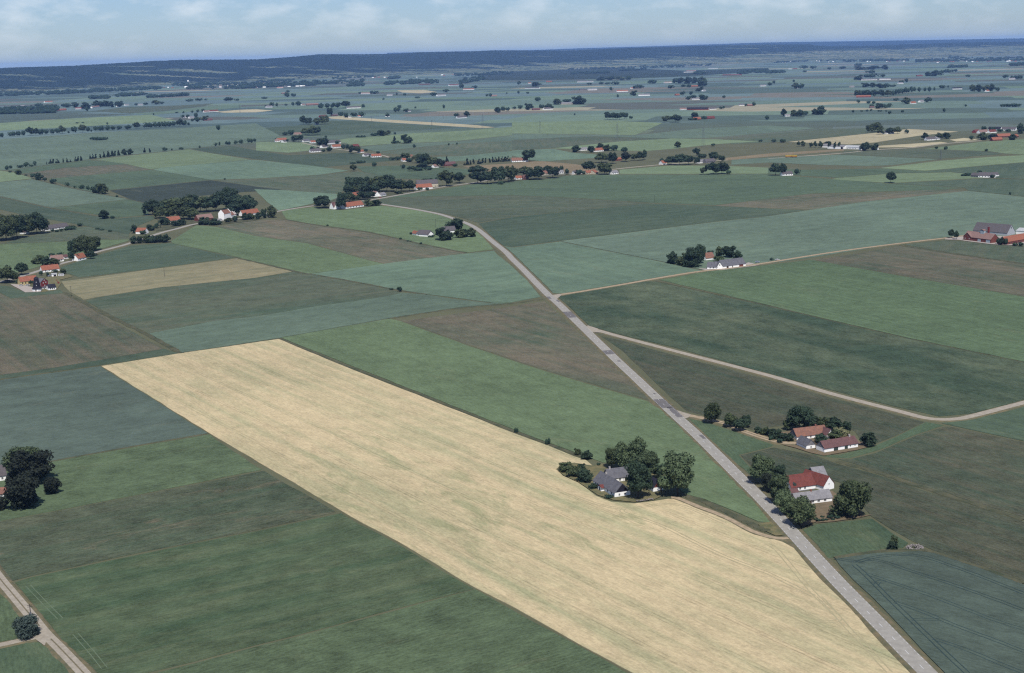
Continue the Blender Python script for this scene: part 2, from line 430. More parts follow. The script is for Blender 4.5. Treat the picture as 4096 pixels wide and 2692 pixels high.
FIELDS = [
 ('wheat', '234,852 420,821 649,788 780,843 920,898 1190,1005 1278,1037 1335,1061 1364,1070 1380,1082 1340,1079 1308,1080 1295,1092 1312,1107 1347,1123 1364,1136 1389,1153 1423,1167 1475,1171 1517,1166 1552,1160 1577,1161 1620,1177 1685,1204 1751,1238 1785,1250 1822,1260 1847,1275 1872,1306 1910,1346 1960,1396 2022,1464 2097,1544 2118,1564 2230,1690 1650,1670 1462,1564 1190,1414 1102,1369 930,1266 800,1195 765,1174 485,1008', 'great pale straw-coloured wheat field filling the foreground', '800,1195 1462,1564'),
 ('bright', '652,786 905,741 932,747 1095,806 1190,838 1290,870 1402,903 1507,933 1522,943 1545,957 1637,1044 1700,1108 1751,1163 1792,1215 1761,1213 1699,1187 1634,1161 1590,1149 1540,1098 1480,1080 1400,1076 1364,1064 1278,1031 1190,999 920,892 780,837', 'bright green strip between the wheat and the asphalt road', '652,786 1278,1031'),
 ('blue', '-300,940 0,884 234,852 485,1008 300,1040 119,1073 0,1095 -300,1151', 'blue-green field left of the wheat', '0,884 234,852'),
 ('deep', '-300,931 0,872 125,855 250,834 380,811 420,822 234,849 0,882 -300,937', 'dark green dyke strip at the far edge of the wheat', None),
 ('brown', '-300,600 0,682 27,695 90,686 150,682 195,706 250,738 320,777 383,810 250,834 125,855 0,872 -300,931', 'brown field in front of the black mill', '150,682 383,810'),
 ('deep', '-150,640 0,664 25,666 60,680 140,674 150,681 90,686 27,694 0,681 -150,655', 'dark lawn in front of the black mill', None),
 ('tan', '140,655 375,623 555,600 575,602 680,631 595,646 375,668 225,691 195,697 160,678', 'dry tan field right of the black mill', '140,655 555,600'),
 ('olive', '198,700 225,692 375,668 595,646 680,632 795,651 905,672 935,681 882,692 745,711 595,736 500,746 345,776 250,729', 'grey-green field below the tan field', '225,692 595,646'),
 ('teal2', '345,776 500,746 595,736 745,711 882,692 935,681 990,685 1060,696 1150,706 1190,704 1060,716 905,740 650,786 421,821', 'blue-green strip beyond the wheat', '421,821 905,740'),
 ('teal', '715,638 895,613 1052,593 1147,583 1190,619 1227,653 1258,690 1190,703 1150,705 990,684 905,671 795,650', 'blue-green field left of the road junction', '715,638 1147,583'),
 ('brown', '932,746 1190,712 1266,700 1330,757 1402,822 1440,860 1520,937 1507,931 1402,901 1290,868 1190,836 1095,804', 'brown triangular field left of the asphalt road', '932,746 1507,931'),
 ('deep2', '1296,690 1400,670 1502,654 1525,655 1785,712 1935,747 2110,787 2380,843 2540,884 2380,931 2260,962 2185,969 2085,947 1785,869 1565,808 1415,772 1368,757 1330,722', 'dark mottled field between the lane and the gravel road', '1525,655 2110,787'),
 ('bright2', '1532,651 1640,632 1785,616 1885,604 2085,640 2380,690 2700,750 2700,922 2380,842 2110,786 1935,746 1785,710', 'striped green field right of the thatched farm', '1532,651 2110,786'),
 ('brown', '1888,604 2000,588 2093,571 2210,590 2380,614 2700,662 2700,748 2380,689 2085,639', 'brown field in front of the brick farm', '1888,604 2380,689'),
 ('olive', '2098,569 2205,558 2312,569 2380,574 2700,600 2700,660 2380,612 2210,588', 'olive strip before the brick farm', None),
 ('teal2', '1302,561 1665,516 1785,503 2010,469 2250,444 2380,458 2700,490 2700,590 2380,572 2200,551 2092,566 1880,600 1785,613 1700,624 1640,629 1547,610', 'wide blue-green field behind the thatched farm', '1302,561 2250,444'),
 ('teal', '1172,573 1190,576 1302,562 1547,611 1632,630 1500,650 1400,667 1310,683 1284,681 1240,637 1192,590', 'blue-green field right of the road above the junction', '1302,562 1632,630'),
 ('deep', '1112,520 1190,505 1340,490 1502,473 1640,478 1750,483 1870,489 1785,502 1665,515 1302,560 1190,574 1168,571 1132,541', 'dark green field inside the road bend', '1190,505 1502,473'),
 ('olive', '882,462 970,458 1190,455 1350,462 1502,472 1340,489 1190,504 1112,518 1060,503 1020,494 950,483 885,475', 'olive field beyond the road bend', None),
 ('green', '882,461 1095,429 1190,422 1325,408 1440,406 1627,406 1785,405 1945,417 2063,427 2240,437 2190,441 1885,450 1662,477 1502,471 1350,461 1190,454 970,457', 'long dark green field below the far village', '1190,422 1785,405'),
 ('brown', '1662,478 1785,462 1885,451 2000,450 2190,440 2245,444 2010,468 1895,487 1785,484', 'pale brown wedge field right of the road bend', None),
 ('light', '1932,417 1945,414 2072,404 2210,401 2260,405 2285,413 2070,426', 'light green strip under the lone round tree', None),
 ('deep', '2072,427 2285,415 2400,418 2700,430 2700,488 2380,457 2250,443 2240,436', None, None),
 ('light', '2045,391 2185,374 2300,365 2380,361 2700,345 2700,365 2380,377 2250,388 2150,397', None, None),
 ('deep', '2150,398 2250,389 2380,378 2700,366 2700,429 2400,417 2285,412 2260,404 2210,400', None, None),
 ('green', '1690,404 1700,391 1785,391 1860,395 2045,392 2150,398 2210,400 2072,403 1945,413 1785,404', None, None),
 ('teal2', '1700,372 1785,367 1947,360 2080,366 2180,370 2072,384 2017,386 1900,383 1785,378 1700,383', None, None),
 ('pink', '1687,373 1687,367 1785,357 1960,346 1962,350 1785,364', 'narrow reddish ploughed strip beside the yellow trailers', None),
 ('straw', '1832,330 1900,323 2035,309 2110,300 2227,306 2140,315 2035,331 1972,336 1930,334', 'pale straw field right of the white barns', None),
 ('straw', '2030,340 2185,330 2202,332 2122,342 2040,343', 'thin straw strip right of the white barns', None),
 ('straw', '2207,325 2240,321 2282,325 2222,329', None, None),
 ('light', '2147,347 2280,330 2380,323 2700,308 2700,343 2380,360 2335,357 2300,352 2180,347', None, None),
 ('olive', '1950,359 1962,352 2122,345 2180,348 2300,353 2330,358 2185,369 2080,365', None, None),
 ('olive', '1690,325 1785,312 1915,300 2100,297 2110,299 2035,308 1900,322 1832,329 1700,335', None, None),
 ('light', '1190,285 1405,280 1540,286 1477,314 1190,310', None, None),
 ('teal2', '1190,311 1365,315 1477,315 1540,308 1630,298 1785,292 1900,298 1785,309 1640,321 1565,322 1515,321 1365,316 1190,326', None, None),
 ('olive', '1190,327 1290,320 1415,316 1565,322 1440,329 1315,342 1190,349', None, None),
 ('light', '1285,345 1440,329 1565,322 1665,324 1765,329 1665,335 1565,346 1502,351 1440,350', None, None),
 ('teal', '1190,350 1285,346 1330,355 1390,360 1385,367 1265,375 1228,372 1190,362', None, None),
 ('pink', '1075,386 1190,380 1228,375 1265,375 1340,382 1388,392 1365,399 1325,404 1190,397 1135,398 1100,393', 'reddish ploughed field behind the far village', None),
 ('light', '1440,395 1560,385 1690,386 1785,390 1785,404 1440,404', None, None),
 ('straw', '760,272 797,270 835,274 1045,287 1107,291 1150,296 1120,298 1007,291 835,280 770,276', 'long thin straw strip far off in the middle', None),
 ('deep', '607,297 707,291 770,280 835,281 1007,292 1057,296 920,305 745,315 657,315 610,305', None, None),
 ('teal2', '745,317 920,306 1070,299 1145,298 1082,304 957,310 770,325', None, None),
 ('light', '765,327 895,312 1070,303 1190,295 1190,314 1070,327 895,335 835,340 795,332', None, None),
 ('teal2', '835,342 895,336 1070,329 1190,316 1190,328 1045,335 895,351 882,355', None, None),
 ('olive', '882,355 907,351 1045,336 1190,330 1190,350 1070,362 945,360', None, None),
 ('teal', '990,366 1070,363 1190,351 1190,366 1095,373 1045,376 1020,372', None, None),
 ('light', '595,330 640,331 705,331 740,340 720,350 670,355 595,350', None, None),
 ('deep', '445,346 537,339 595,350 670,361 810,355 845,360 932,372 820,382 745,389 712,384 595,370 500,357', None, None),
 ('olive', '595,417 745,407 832,399 907,412 815,425 800,440 790,451 707,450 655,441 595,434 500,419', 'olive-brown field behind the grove hamlet', None),
 ('green', '827,387 945,385 1070,392 1095,395 1090,405 1020,417 920,415 845,400', None, None),
 ('teal', '590,440 655,442 795,452 770,470 735,472 648,490 620,470', None, None),
 ('bright', '652,490 735,481 845,483 885,478 1020,496 1070,514 1107,534 1143,573 1148,580 1082,588 970,565 857,540 735,523 665,510', 'green field round the thatched farm below the road bend', '735,523 1082,588'),
 ('brown', '505,527 590,512 660,510 735,524 857,541 970,566 1082,589 1050,594 895,613 860,605 715,565 595,548', 'grey-brown field right of the church', '735,524 1082,589'),
 ('bright', '455,524 505,528 595,549 715,566 860,606 893,614 715,637 660,624 595,609 550,598 400,566 396,561', 'long light green strip running down from the church', '505,527 860,606'),
 ('deep', '140,622 217,596 305,571 395,565 548,599 375,622 185,645 150,634', 'dark green field below the left road', '185,645 548,599'),
 ('bright', '-300,590 0,568 150,562 232,558 302,557 300,560 217,584 75,625 0,645 -300,715', 'light green field above the left road', None),
 ('olive', '0,567 100,543 165,531 200,527 302,545 302,556 232,557 150,561', None, None),
 ('green', '120,484 300,464 350,476 345,500 272,506 250,503', None, None),
 ('deep', '-300,452 -110,438 0,458 118,485 232,504 275,508 345,502 375,503 315,528 300,545 205,527 160,518 65,502 0,487 -160,462', None, None),
 ('teal2', '-300,440 0,424 75,417 125,428 212,448 300,463 120,483 0,456 -105,437', None, None),
 ('light', '-300,410 0,397 37,402 75,415 0,423 -300,440', None, None),
 ('brown', '50,405 150,390 220,384 290,382 350,394 200,407 112,415', 'brown patch field behind the left hedge', None),
 ('green', '25,396 205,372 280,378 290,382 150,390 50,404', None, None),
 ('green', '112,416 200,408 350,395 490,418 370,430 252,442 212,446 150,430', None, None),
 ('slate', '255,443 370,431 490,419 595,434 655,441 560,447 470,455 350,474 305,464', 'dark slate-coloured ploughed field behind the church wood', None),
 ('light', '220,371 437,347 500,358 580,371 375,390 350,394 290,381', None, None),
 ('teal', '375,390 580,372 595,372 712,384 810,397 745,406 595,415 520,417 490,418 355,395', None, None),
 ('teal2', '-300,345 0,324 225,308 450,296 595,287 650,315 630,328 537,337 440,346 212,370 25,395 0,396 -300,408', 'wide pale blue-green field below the tree avenue', None),
 ('light', '-300,300 0,286 175,275 350,267 410,281 225,292 0,304 -300,318', None, None),
 ('blue', '-300,282 0,268 130,262 310,266 175,274 0,285 -300,299', None, None),
 ('olive', '212,258 300,248 420,245 500,240 470,247 380,258 300,264', None, None),
 ('teal', '300,265 380,259 480,247 560,243 560,250 420,262 360,267', None, None),
 ('straw', '500,260 560,255 595,254 635,257 595,261 520,262', None, None),
 ('straw', '922,210 985,209 1017,214 977,217 935,215', None, None),
 ('moor', '1110,176 1190,161 1350,156 1500,160 1590,164 1785,158 1790,164 1640,175 1480,182 1330,185 1190,187 1120,187', 'dark ground band with painted cloud shadow below the far ridge', None),
 ('grass2', '-300,1152 0,1096 119,1074 300,1041 487,1010 610,1092 400,1135 141,1186 0,1212 -300,1270', 'mottled green field around the dark trees at the left edge', '119,1074 487,1010'),
 ('beet', '-45,1222 0,1213 141,1187 400,1136 612,1094 700,1142 782,1190 740,1202 595,1233 350,1281 70,1340 30,1351 0,1314 -45,1258', 'patchy beet field below the dark trees', '141,1187 612,1094'),
 ('brown', '-30,1232 0,1270 70,1339 27,1352 0,1316 -30,1278', 'brown headland beside the gravel road', None),
 ('grass', '33,1355 70,1342 350,1283 595,1235 740,1204 792,1193 930,1267 1102,1369 895,1424 695,1476 595,1502 450,1541 350,1565 262,1588 228,1583 207,1562 140,1487 85,1422', 'broad dark green grass field in the lower left', '70,1342 740,1204'),
 ('grass2', '1102,1369 1190,1415 1462,1564 1640,1668 1000,1760 300,1700 235,1598 350,1566 450,1542 595,1503 695,1477 895,1425', 'mid green field along the bottom edge', '450,1542 1102,1369'),
 ('grass2', '-200,1150 -40,1310 0,1362 25,1392 66,1444 52,1484 0,1494 -200,1530', None, None),
 ('lawn', '-200,1540 0,1507 62,1494 100,1492 120,1504 178,1566 232,1625 -200,1700', None, None),
 ('lawn', '1599,974 1640,981 1725,1008 1800,1034 1795,1039 1718,1058 1745,1086 1790,1105 1753,1112 1675,1052', 'grass wedge between the road and the farm drive', None),
 ('brown2', '1397,782 1440,790 1565,825 1785,882 1935,925 2085,964 2150,981 2080,1015 2030,1035 2005,1033 1985,1003 1955,985 1880,975 1820,990 1750,1000 1690,979 1635,966 1594,956 1540,908 1442,813', 'brown-green field behind the white barn farm', '1440,790 2085,964'),
 ('lawn', '2150,981 2195,988 2130,1010 2060,1040 2035,1050 1975,1066 1930,1064 1885,1057 1950,1058 2000,1045 2035,1035 2080,1015', 'green swath right of the white barn', None),
 ('green', '2187,985 2260,975 2380,946 2700,862 2700,1115 2380,1026 2210,990', None, '2210,990 2380,1026'),
 ('brown2', '2196,991 2212,992 2380,1028 2700,1118 2700,1310 2380,1204 2150,1132 2037,1094 1946,1068 1975,1067 2035,1052 2060,1041 2130,1011', 'dark brown field right of the green swath', '1946,1068 2380,1204'),
 ('brown2', '1719,1059 1796,1040 1894,1057 1946,1077 2037,1102 2150,1140 2380,1213 2700,1318 2700,1470 2380,1352 2240,1304 2160,1277 2117,1259 2022,1201 2000,1172 1950,1122 1890,1106 1830,1108 1770,1100 1745,1086', 'dark brown field behind the red-roofed farm', '1946,1077 2380,1213'),
 ('lawn', '1864,1232 1895,1219 1960,1212 2025,1205 2085,1244 2114,1262 2100,1275 2060,1276 1940,1297 1926,1299', 'smooth green meadow below the red-roofed farm', None),
 ('blue', '1939,1300 2035,1286 2135,1281 2172,1286 2280,1321 2380,1358 2700,1482 2700,1900 2262,1648 2189,1564 2062,1430 1947,1314', 'dark blue-green field with wheel tracks in the lower right', '2035,1286 2380,1358'),
]
def edge_angle(ps):
    best = max(((ps[i] - ps[i - 1]) for i in range(len(ps))), key=lambda d: d.length)
    return math.atan2(best.y, best.x)

FIELD_OBJ = {}
for k, (cls, poly, label, axis) in enumerate(FIELDS):
    c = dict(CROP[cls]); nm = c.pop('name'); h = c.pop('h') + 0.0037 * (k % 9)
    ps = pts(poly)
    if axis:
        a = pts(axis); ang = math.atan2(a[1].y - a[0].y, a[1].x - a[0].x)
    else:
        ang = edge_angle(ps)
    jit = random.Random(k)
    s = 1 + jit.uniform(-.045, .045)
    for q in ('c1', 'c2'):
        c[q] = tuple(min(250, v * s) for v in c[q])
    mat = field_mat('%s_%d' % (cls, k), ang=ang, off=jit.uniform(0, 900), **c)
    if sum((ps[i - 1].x * ps[i].y - ps[i].x * ps[i - 1].y) for i in range(len(ps))) < 0:
        ps = ps[::-1]
    near = sum((q.length for q in ps)) / len(ps) < 2200
    if near:
        fine = []
        for i in range(len(ps)):
            a_, b_ = ps[i], ps[(i + 1) % len(ps)]
            m_ = max(1, min(40, int((b_ - a_).length / 14)))
            nn = Vector((-(b_ - a_).y, (b_ - a_).x, 0)).normalized()
            for j in range(m_):
                fine.append(a_.lerp(b_, j / m_) + nn * (0.55 + jit.uniform(-.4, .4)))
        ps = fine
    mb = MB()
    n = len(ps)
    mb.v = [(p.x, p.y, h) for p in ps] + [(p.x, p.y, -0.05) for p in ps]
    mb.f = [tuple(range(n))] + [(i, n + i, n + (i + 1) % n, (i + 1) % n) for i in range(n)]
    mb.m = [0] * len(mb.f)
    me = bpy.data.meshes.new(nm); me.from_pydata(mb.v, [], mb.f); me.materials.append(mat); me.update()
    o = link(nm, me)
    tag(o, label, None, None, 'structure')
    FIELD_OBJ[k] = (o, h)

# ------------------------------------------------------------------ ribbons: roads, lanes, ditches, tracks
def smooth_line(ps, n=6):
    out = []
    for i in range(len(ps) - 1):
        p0 = ps[max(0, i - 1)]; p1 = ps[i]; p2 = ps[i + 1]; p3 = ps[min(len(ps) - 1, i + 2)]
        for j in range(n):
            t = j / n
            out.append(0.5 * ((2 * p1) + (p2 - p0) * t + (2 * p0 - 5 * p1 + 4 * p2 - p3) * t * t + (3 * p1 - p0 - 3 * p2 + p3) * t ** 3))
    out.append(ps[-1].copy())
    return out

RIB = [0]
def ribbon(name, line, width, z, mat, kind='structure', label=None, skirt=0.0, parent=None, jag=0.0, seed=0):
    RIB[0] += 1
    if name in ('wheel_track', 'ditch_bank', 'rut_grass'): z += 0.0007 * (RIB[0] % 60)      # no two strips in one plane
    r = random.Random(seed)
    L = []; Rr = []
    for i, p in enumerate(line):
        d = (line[min(i + 1, len(line) - 1)] - line[max(i - 1, 0)]); d.z = 0; d.normalize()
        nrm = Vector((-d.y, d.x, 0))
        a = width / 2 * (1 + r.uniform(-jag, jag)); b = width / 2 * (1 + r.uniform(-jag, jag))
        L.append(p + nrm * a); Rr.append(p - nrm * b)
    v = []; f = []
    n = len(line)
    for i in range(n):
        v += [(L[i].x, L[i].y, z), (Rr[i].x, Rr[i].y, z)]
    for i in range(n - 1):
        f.append((2 * i, 2 * i + 1, 2 * i + 3, 2 * i + 2))
    if skirt:
        b0 = len(v)
        for i in range(n):
            dl = (L[i] - Rr[i]).normalized() * skirt
            v += [(L[i].x + dl.x, L[i].y + dl.y, -0.02), (Rr[i].x - dl.x, Rr[i].y - dl.y, -0.02)]
        for i in range(n - 1):
            f.append((b0 + 2 * i, 2 * i, 2 * i + 2, b0 + 2 * i + 2))
            f.append((2 * i + 1, b0 + 2 * i + 1, b0 + 2 * i + 3, 2 * i + 3))
    me = bpy.data.meshes.new(name); me.from_pydata(v, [], f); me.materials.append(mat)
    bm = bmesh.new(); bm.from_mesh(me); bmesh.ops.recalc_face_normals(bm, faces=bm.faces)
    if bm.faces and sum(q.normal.z for q in bm.faces) < 0:
        bmesh.ops.reverse_faces(bm, faces=bm.faces)
    bm.to_mesh(me); bm.free()
    o = link(name, me, parent)
    if kind: tag(o, label, None, None, kind)
    return o

ASPHALT = plain_mat('asphalt', (178, 174, 164), (162, 158, 149), 0.35, 0.9, 0.15)
ASPHALT_D = plain_mat('dark_asphalt', (128, 124, 122), (114, 111, 110), 0.5, 0.9, 0.15)
GRAVEL = plain_mat('gravel', (188, 179, 163), (166, 157, 141), 0.5, 0.95, 0.05)
DIRT = plain_mat('dirt_track', (196, 176, 148), (164, 148, 122), 0.5, 0.95, 0.05)
VERGE = plain_mat('dry_verge', (134, 122, 95), (102, 104, 82), 0.25, 0.95, 0.05)
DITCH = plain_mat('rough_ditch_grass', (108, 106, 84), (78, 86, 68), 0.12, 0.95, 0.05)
RUT = plain_mat('grass_between_ruts', (140, 128, 104), (112, 108, 88), 0.6, 0.95, 0.05)
PAINT = plain_mat('road_paint', (236, 236, 234), (214, 214, 214), 0.7, 0.8, 0.2)
TRACKM = plain_mat('pressed_crop', (66, 84, 82), (60, 77, 78), 0.3, 0.95, 0.05)
TRACKW = plain_mat('pressed_straw', (192, 180, 144), (178, 170, 134), 0.3, 0.95, 0.05)

MAIN = pts('2230,1645 2153,1564 2114,1525 2056,1465 2002,1410 1952,1359 1906,1310 1864,1264 1825,1221 1770,1162 1718,1110 1658,1050 1614,1007 1575,971.5 1525,925 1480,882 1437,842 1400,806 1364,771 1325,733 1297,706 1275,687 1245,657 1215,626 1190,602 1175,586 1145,562 1115,537 1090,522 1057,509.5 1020,498 970,488 920,480 880,474 848,467')
MAINS = smooth_line(MAIN, 6)
ribbon('road_verge', MAINS, 9.0, 0.40, VERGE, label='dry brown verge along the main asphalt road', skirt=1.2, jag=.10, seed=2)
road = ribbon('road', MAINS, 6.7, 0.46, ASPHALT, label='pale asphalt main road running down to the lower right', skirt=0.3)
# centre dashes and edge dashes
def walk(line):
    out = [0.0]
    for i in range(1, len(line)): out.append(out[-1] + (line[i] - line[i - 1]).length)
    return out
cum = walk(MAINS)
def along(s):
    for i in range(1, len(cum)):
        if cum[i] >= s:
            t = (s - cum[i - 1]) / max(1e-6, cum[i] - cum[i - 1])
            p = MAINS[i - 1].lerp(MAINS[i], t); d = (MAINS[i] - MAINS[i - 1]).normalized()
            return p, d
    return MAINS[-1], (MAINS[-1] - MAINS[-2]).normalized()
db = MB(); db.face([(-1.6, -.10, 0), (1.6, -.10, 0), (1.6, .10, 0), (-1.6, .10, 0)])
dash_me = db.mesh('lane_dash', PAINT)
s = 30.0
while s < min(cum[-1], 1150.0):
    p, d = along(s)
    o = link('lane_dash', dash_me, road); o.location = (p.x, p.y, 0.468); o.rotation_euler = (0, 0, math.atan2(d.y, d.x))
    s += 12.0
eb = MB(); s = 30.0
while s < min(cum[-1], 700.0):
    p, d = along(s); nrm = Vector((-d.y, d.x, 0))
    for sg in (-1, 1):
        c = p + nrm * sg * 3.08
        q = [c + d * 0.8 + nrm * .07, c - d * 0.8 + nrm * .07, c - d * 0.8 - nrm * .07, c + d * 0.8 - nrm * .07]
        eb.face([(w.x, w.y, 0.467) for w in q])
    s += 3.2
eo = eb.build('edge_line', PAINT, road); eo['kind'] = 'stuff'
# repairs in the asphalt: (length along the road, half widths) at picture points
for nm, a, b, o0, o1 in (('asphalt_patch', 'L2 500,300', 'L2 560,355', -3.5, 3.5), ('asphalt_patch', 'L2 880,660', 'L2 920,695', -3.5, 3.5),
                         ('asphalt_patch', 'L2 1350,1115', 'L2 1430,1195', -3.5, 3.5), ('asphalt_patch', 'L2 1440,1190', 'L2 1590,1280', -3.5, 0.3),
                         ('asphalt_patch', 'R 225,430', 'R 270,465', -2.9, -.9), ('asphalt_patch', 'L2 320,160', 'L2 345,180', .6, 3.3), ('asphalt_patch', 'L2 410,190', 'L2 430,208', -3.0, -1.2),
                         ('asphalt_patch', 'L2 1295,1060', 'L2 1320,1068', -2, -.6), ('asphalt_patch', 'L2 975,755', 'L2 990,765', -2, .2)):
    pa = pts(a)[0]; pb = pts(b)[0]
    def near(p):
        return min(range(len(MAINS)), key=lambda i: (MAINS[i] - p).length)
    def proj(p):
        i = near(p); d = (MAINS[min(i + 1, len(MAINS) - 1)] - MAINS[max(i - 1, 0)]).normalized()
        return cum[i] + (p - MAINS[i]).dot(d)
    s0, s1 = sorted((proj(pa), proj(pb)))
    if s1 - s0 < 3: s1 = s0 + 3
    seg = [along(s0 + (s1 - s0) * t / 4)[0] for t in range(5)]
    mid = (o0 + o1) / 2
    dd = (seg[-1] - seg[0]).normalized(); nn = Vector((-dd.y, dd.x, 0))
    seg = [p + nn * mid for p in seg]          # left of the walking direction is positive
    ribbon(nm, seg, abs(o1 - o0), 0.4625, ASPHALT_D, kind=None, parent=road, jag=.06, seed=int(s0))

def road2(name, spec, w, mat, z, label, verge=0.0, n=5):
    line = smooth_line(pts(spec), n)
    if verge:
        ribbon('road_verge', line, w + verge, z - 0.045, VERGE, label='dry verge of the ' + label, skirt=.8, jag=.15, seed=len(spec))
    return ribbon(name, line, w, z, mat, label=label, skirt=0.3), line
road2('road', '-300,735 0,656 15,653 95,629 140,614 170,606 220,588 262,577 302,566 370,543 412,532 455,521 520,513 590,504 650,491 735,478 848,467 870,464 920,455 970,446 1020,436 1095,426 1190,413 1330,404', 6.4, ASPHALT, 0.44, 'grey village road on the left running past the church', 2.0)
road2('lane', '1278,689 1295,686.5 1352,678 1452,661 1502,652 1522,648.5 1602,635 1640,630 1702,623 1785,611 1935,587 2085,567 2205,553 2250,547', 4.6, DIRT, 0.43, 'sandy lane from the junction to the brick farm', 2.2)
road2('gravel_road', '1358,760 1372,765 1390,769 1440,783 1565,816 1785,873.5 1935,917 2085,956 2147,972 2185,976 2222,975 2260,968 2380,937 2600,882', 5.2, GRAVEL, 0.43, 'pale gravel road curving away on the right', 1.6)
road2('farm_drive', '1568,960 1580,962 1602,967 1635,973.5 1690,987 1725,1002 1792,1024 1829,1031 1856,1031', 4.2, DIRT, 0.43, 'sandy drive to the white barn farm', 2.4)
road2('gravel_road', '-60,1268 0,1347 25,1377 75,1437 105,1474 140,1509 192,1564 275,1655', 4.4, GRAVEL, 0.43, 'gravel road cutting the lower left corner', 2.0)
road2('gravel_road', '106,1477 80,1484 50,1490 0,1501 -150,1532', 3.4, GRAVEL, 0.425, 'side track joining the gravel road in the lower left corner', 1.2)
road2('field_track', '1560,1158 1577,1160 1621,1178 1685,1203 1751,1237 1803,1252 1832,1252', 2.6, DIRT, 0.42, 'brown field track from the wheat farm to the road', 1.6)
road2('lane', '702,332 737,340 772,345 810,350 850,356 887,361 905,366', 5.0, GRAVEL, 0.43, 'pale lane through the far hamlet')
road2('lane', '1785,369 1960,356 1997,352 2035,348 2122,343 2185,335 2280,327', 5.0, GRAVEL, 0.43, 'grey lane past the white barns')
road2('lane', '1325,407 1440,392 1560,381 1690,372', 4.0, GRAVEL, 0.43, 'thin lane behind the far village')
# gravel flare at the lane mouths
for spec in ('98,1466 112,1482 84,1489 104,1503', '1268,690 1300,684 1290,700 1306,686', '1365,757 1390,765 1395,774 1370,773', '1573,955 1606,965 1600,972 1588,975'):
    ps = pts(spec)
    c = sum(ps, Vector()) / len(ps); ps.sort(key=lambda p: math.atan2(p.y - c.y, p.x - c.x))
    mb = MB(); mb.face([(p.x, p.y, 0.448) for p in ps])
    tag(mb.build('road_mouth', GRAVEL), 'gravelled mouth where a lane meets the road', None, None, 'structure')
# grass strip between the wheel ruts
for spec, w in (('-60,1268 0,1347 25,1377 75,1437 92,1457', .55), ('118,1487 140,1509 192,1564 275,1655', .55), ('1640,975 1690,987 1725,1002 1792,1024 1820,1030', .7)):
    ribbon('rut_grass', smooth_line(pts(spec), 5), w, 0.437, RUT, label='thin grass strip between the wheel ruts')
# ditches and rough edges between fields
for spec, w in (('649,787 780,841 920,895 1190,1002 1278,1034 1364,1067', 3.0), ('150,680 195,704 250,734 337,775 421,822', 5.5), ('680,631 795,650 905,671 990,685', 4.0),
                ('905,741 1060,718 1190,706 1262,696', 4.0), ('660,510 735,523 857,540 970,565 1082,588', 4.5), ('547,599 595,610 660,625 715,638', 4.5),
                ('0,882 125,865 234,850', 2.0), ('421,821 540,804 649,787', 2.4), ('2093,571 2210,589 2380,613 2700,661', 4.0), ('2285,414 2400,418', 3), ('1525,654 1785,711 1935,747 2110,787 2380,843', 1.6),
                ('1946,1073 2037,1098 2150,1136 2380,1209', 4.5), ('1940,1298 2035,1284 2135,1279 2172,1285 2280,1320 2380,1357', 3.0), ('1590,1152 1640,1168 1699,1196 1751,1222 1785,1236', 5.0),
                ('120,484 232,504 275,507', 3.0), ('0,458 118,485', 2.6), ('300,464 350,475', 3), ('75,416 125,428 212,447 300,463', 5.0), ('0,286 175,275 350,267', 3), ('212,370 440,346 630,327', 6), ('20,328 225,309 450,297', 8),
                ('485,1008 300,1040 119,1073 0,1095', 1.2)):
    ribbon('ditch_bank', smooth_line(pts(spec), 9), w * .72, 0.385, DITCH, label='rough grassy ditch bank between fields', jag=.45, seed=len(spec), skirt=.3)

# wheel tracks
def tracks(k, spec, mat, gauge=1.9, w=.42):
    o, h = FIELD_OBJ[k]
    line = smooth_line(pts(spec), 6)
    for sg in (-1, 1):
        off = []
        for i, p in enumerate(line):
            d = (line[min(i + 1, len(line) - 1)] - line[max(i - 1, 0)]).normalized()
            off.append(p + Vector((-d.y, d.x, 0)) * sg * gauge / 2)
        ribbon('wheel_track', off, w, h + .012, mat, kind=None, parent=o, jag=.25, seed=len(spec))
IB = len(FIELDS) - 1
for s_ in ('K3 620,500 800,530 930,515 1080,535 1300,610 1700,740 2100,880 2380,985', 'K3 830,540 1000,490 1250,470 1450,490 1700,570 2000,680 2380,830', 'K3 800,560 900,650 1030,780 1170,920 1450,1190 1700,1430 1850,1570',
           'K3 900,640 1100,710 1400,810 1800,960 2100,1075 2380,1165', 'K3 1180,910 1450,1005 1750,1130 2100,1260 2380,1370', 'K3 1540,1250 1850,1355 2150,1480 2380,1570', 'K3 1000,760 1030,720 1100,715', 'K3 1330,1070 1600,1070'):
    tracks(IB, s_, TRACKM)
for s_ in ('K3 0,370 80,420 200,560 400,800 560,960 660,1060 600,1090 480,1080 250,960 0,850', 'K3 480,860 620,1010 760,1170 900,1310 1050,1480 1130,1562', 'K3 0,640 200,740 420,850', 'E 350,1150 600,1240 850,1300 1100,1310 1400,1270 1600,1255 1850,1290 2380,1520', 'K2 1040,40 1050,80 1400,200 1900,450 2380,640'):
    tracks(0, s_, TRACKW, w=.5)
for s_ in ('K0 260,750 420,920 560,1060', 'K0 700,1200 850,1370 970,1520'):
    tracks([i for i, q in enumerate(FIELDS) if q[0] == 'grass'][0], s_, plain_mat('pale_track', (120, 134, 106), (104, 122, 98), .4), w=.3)
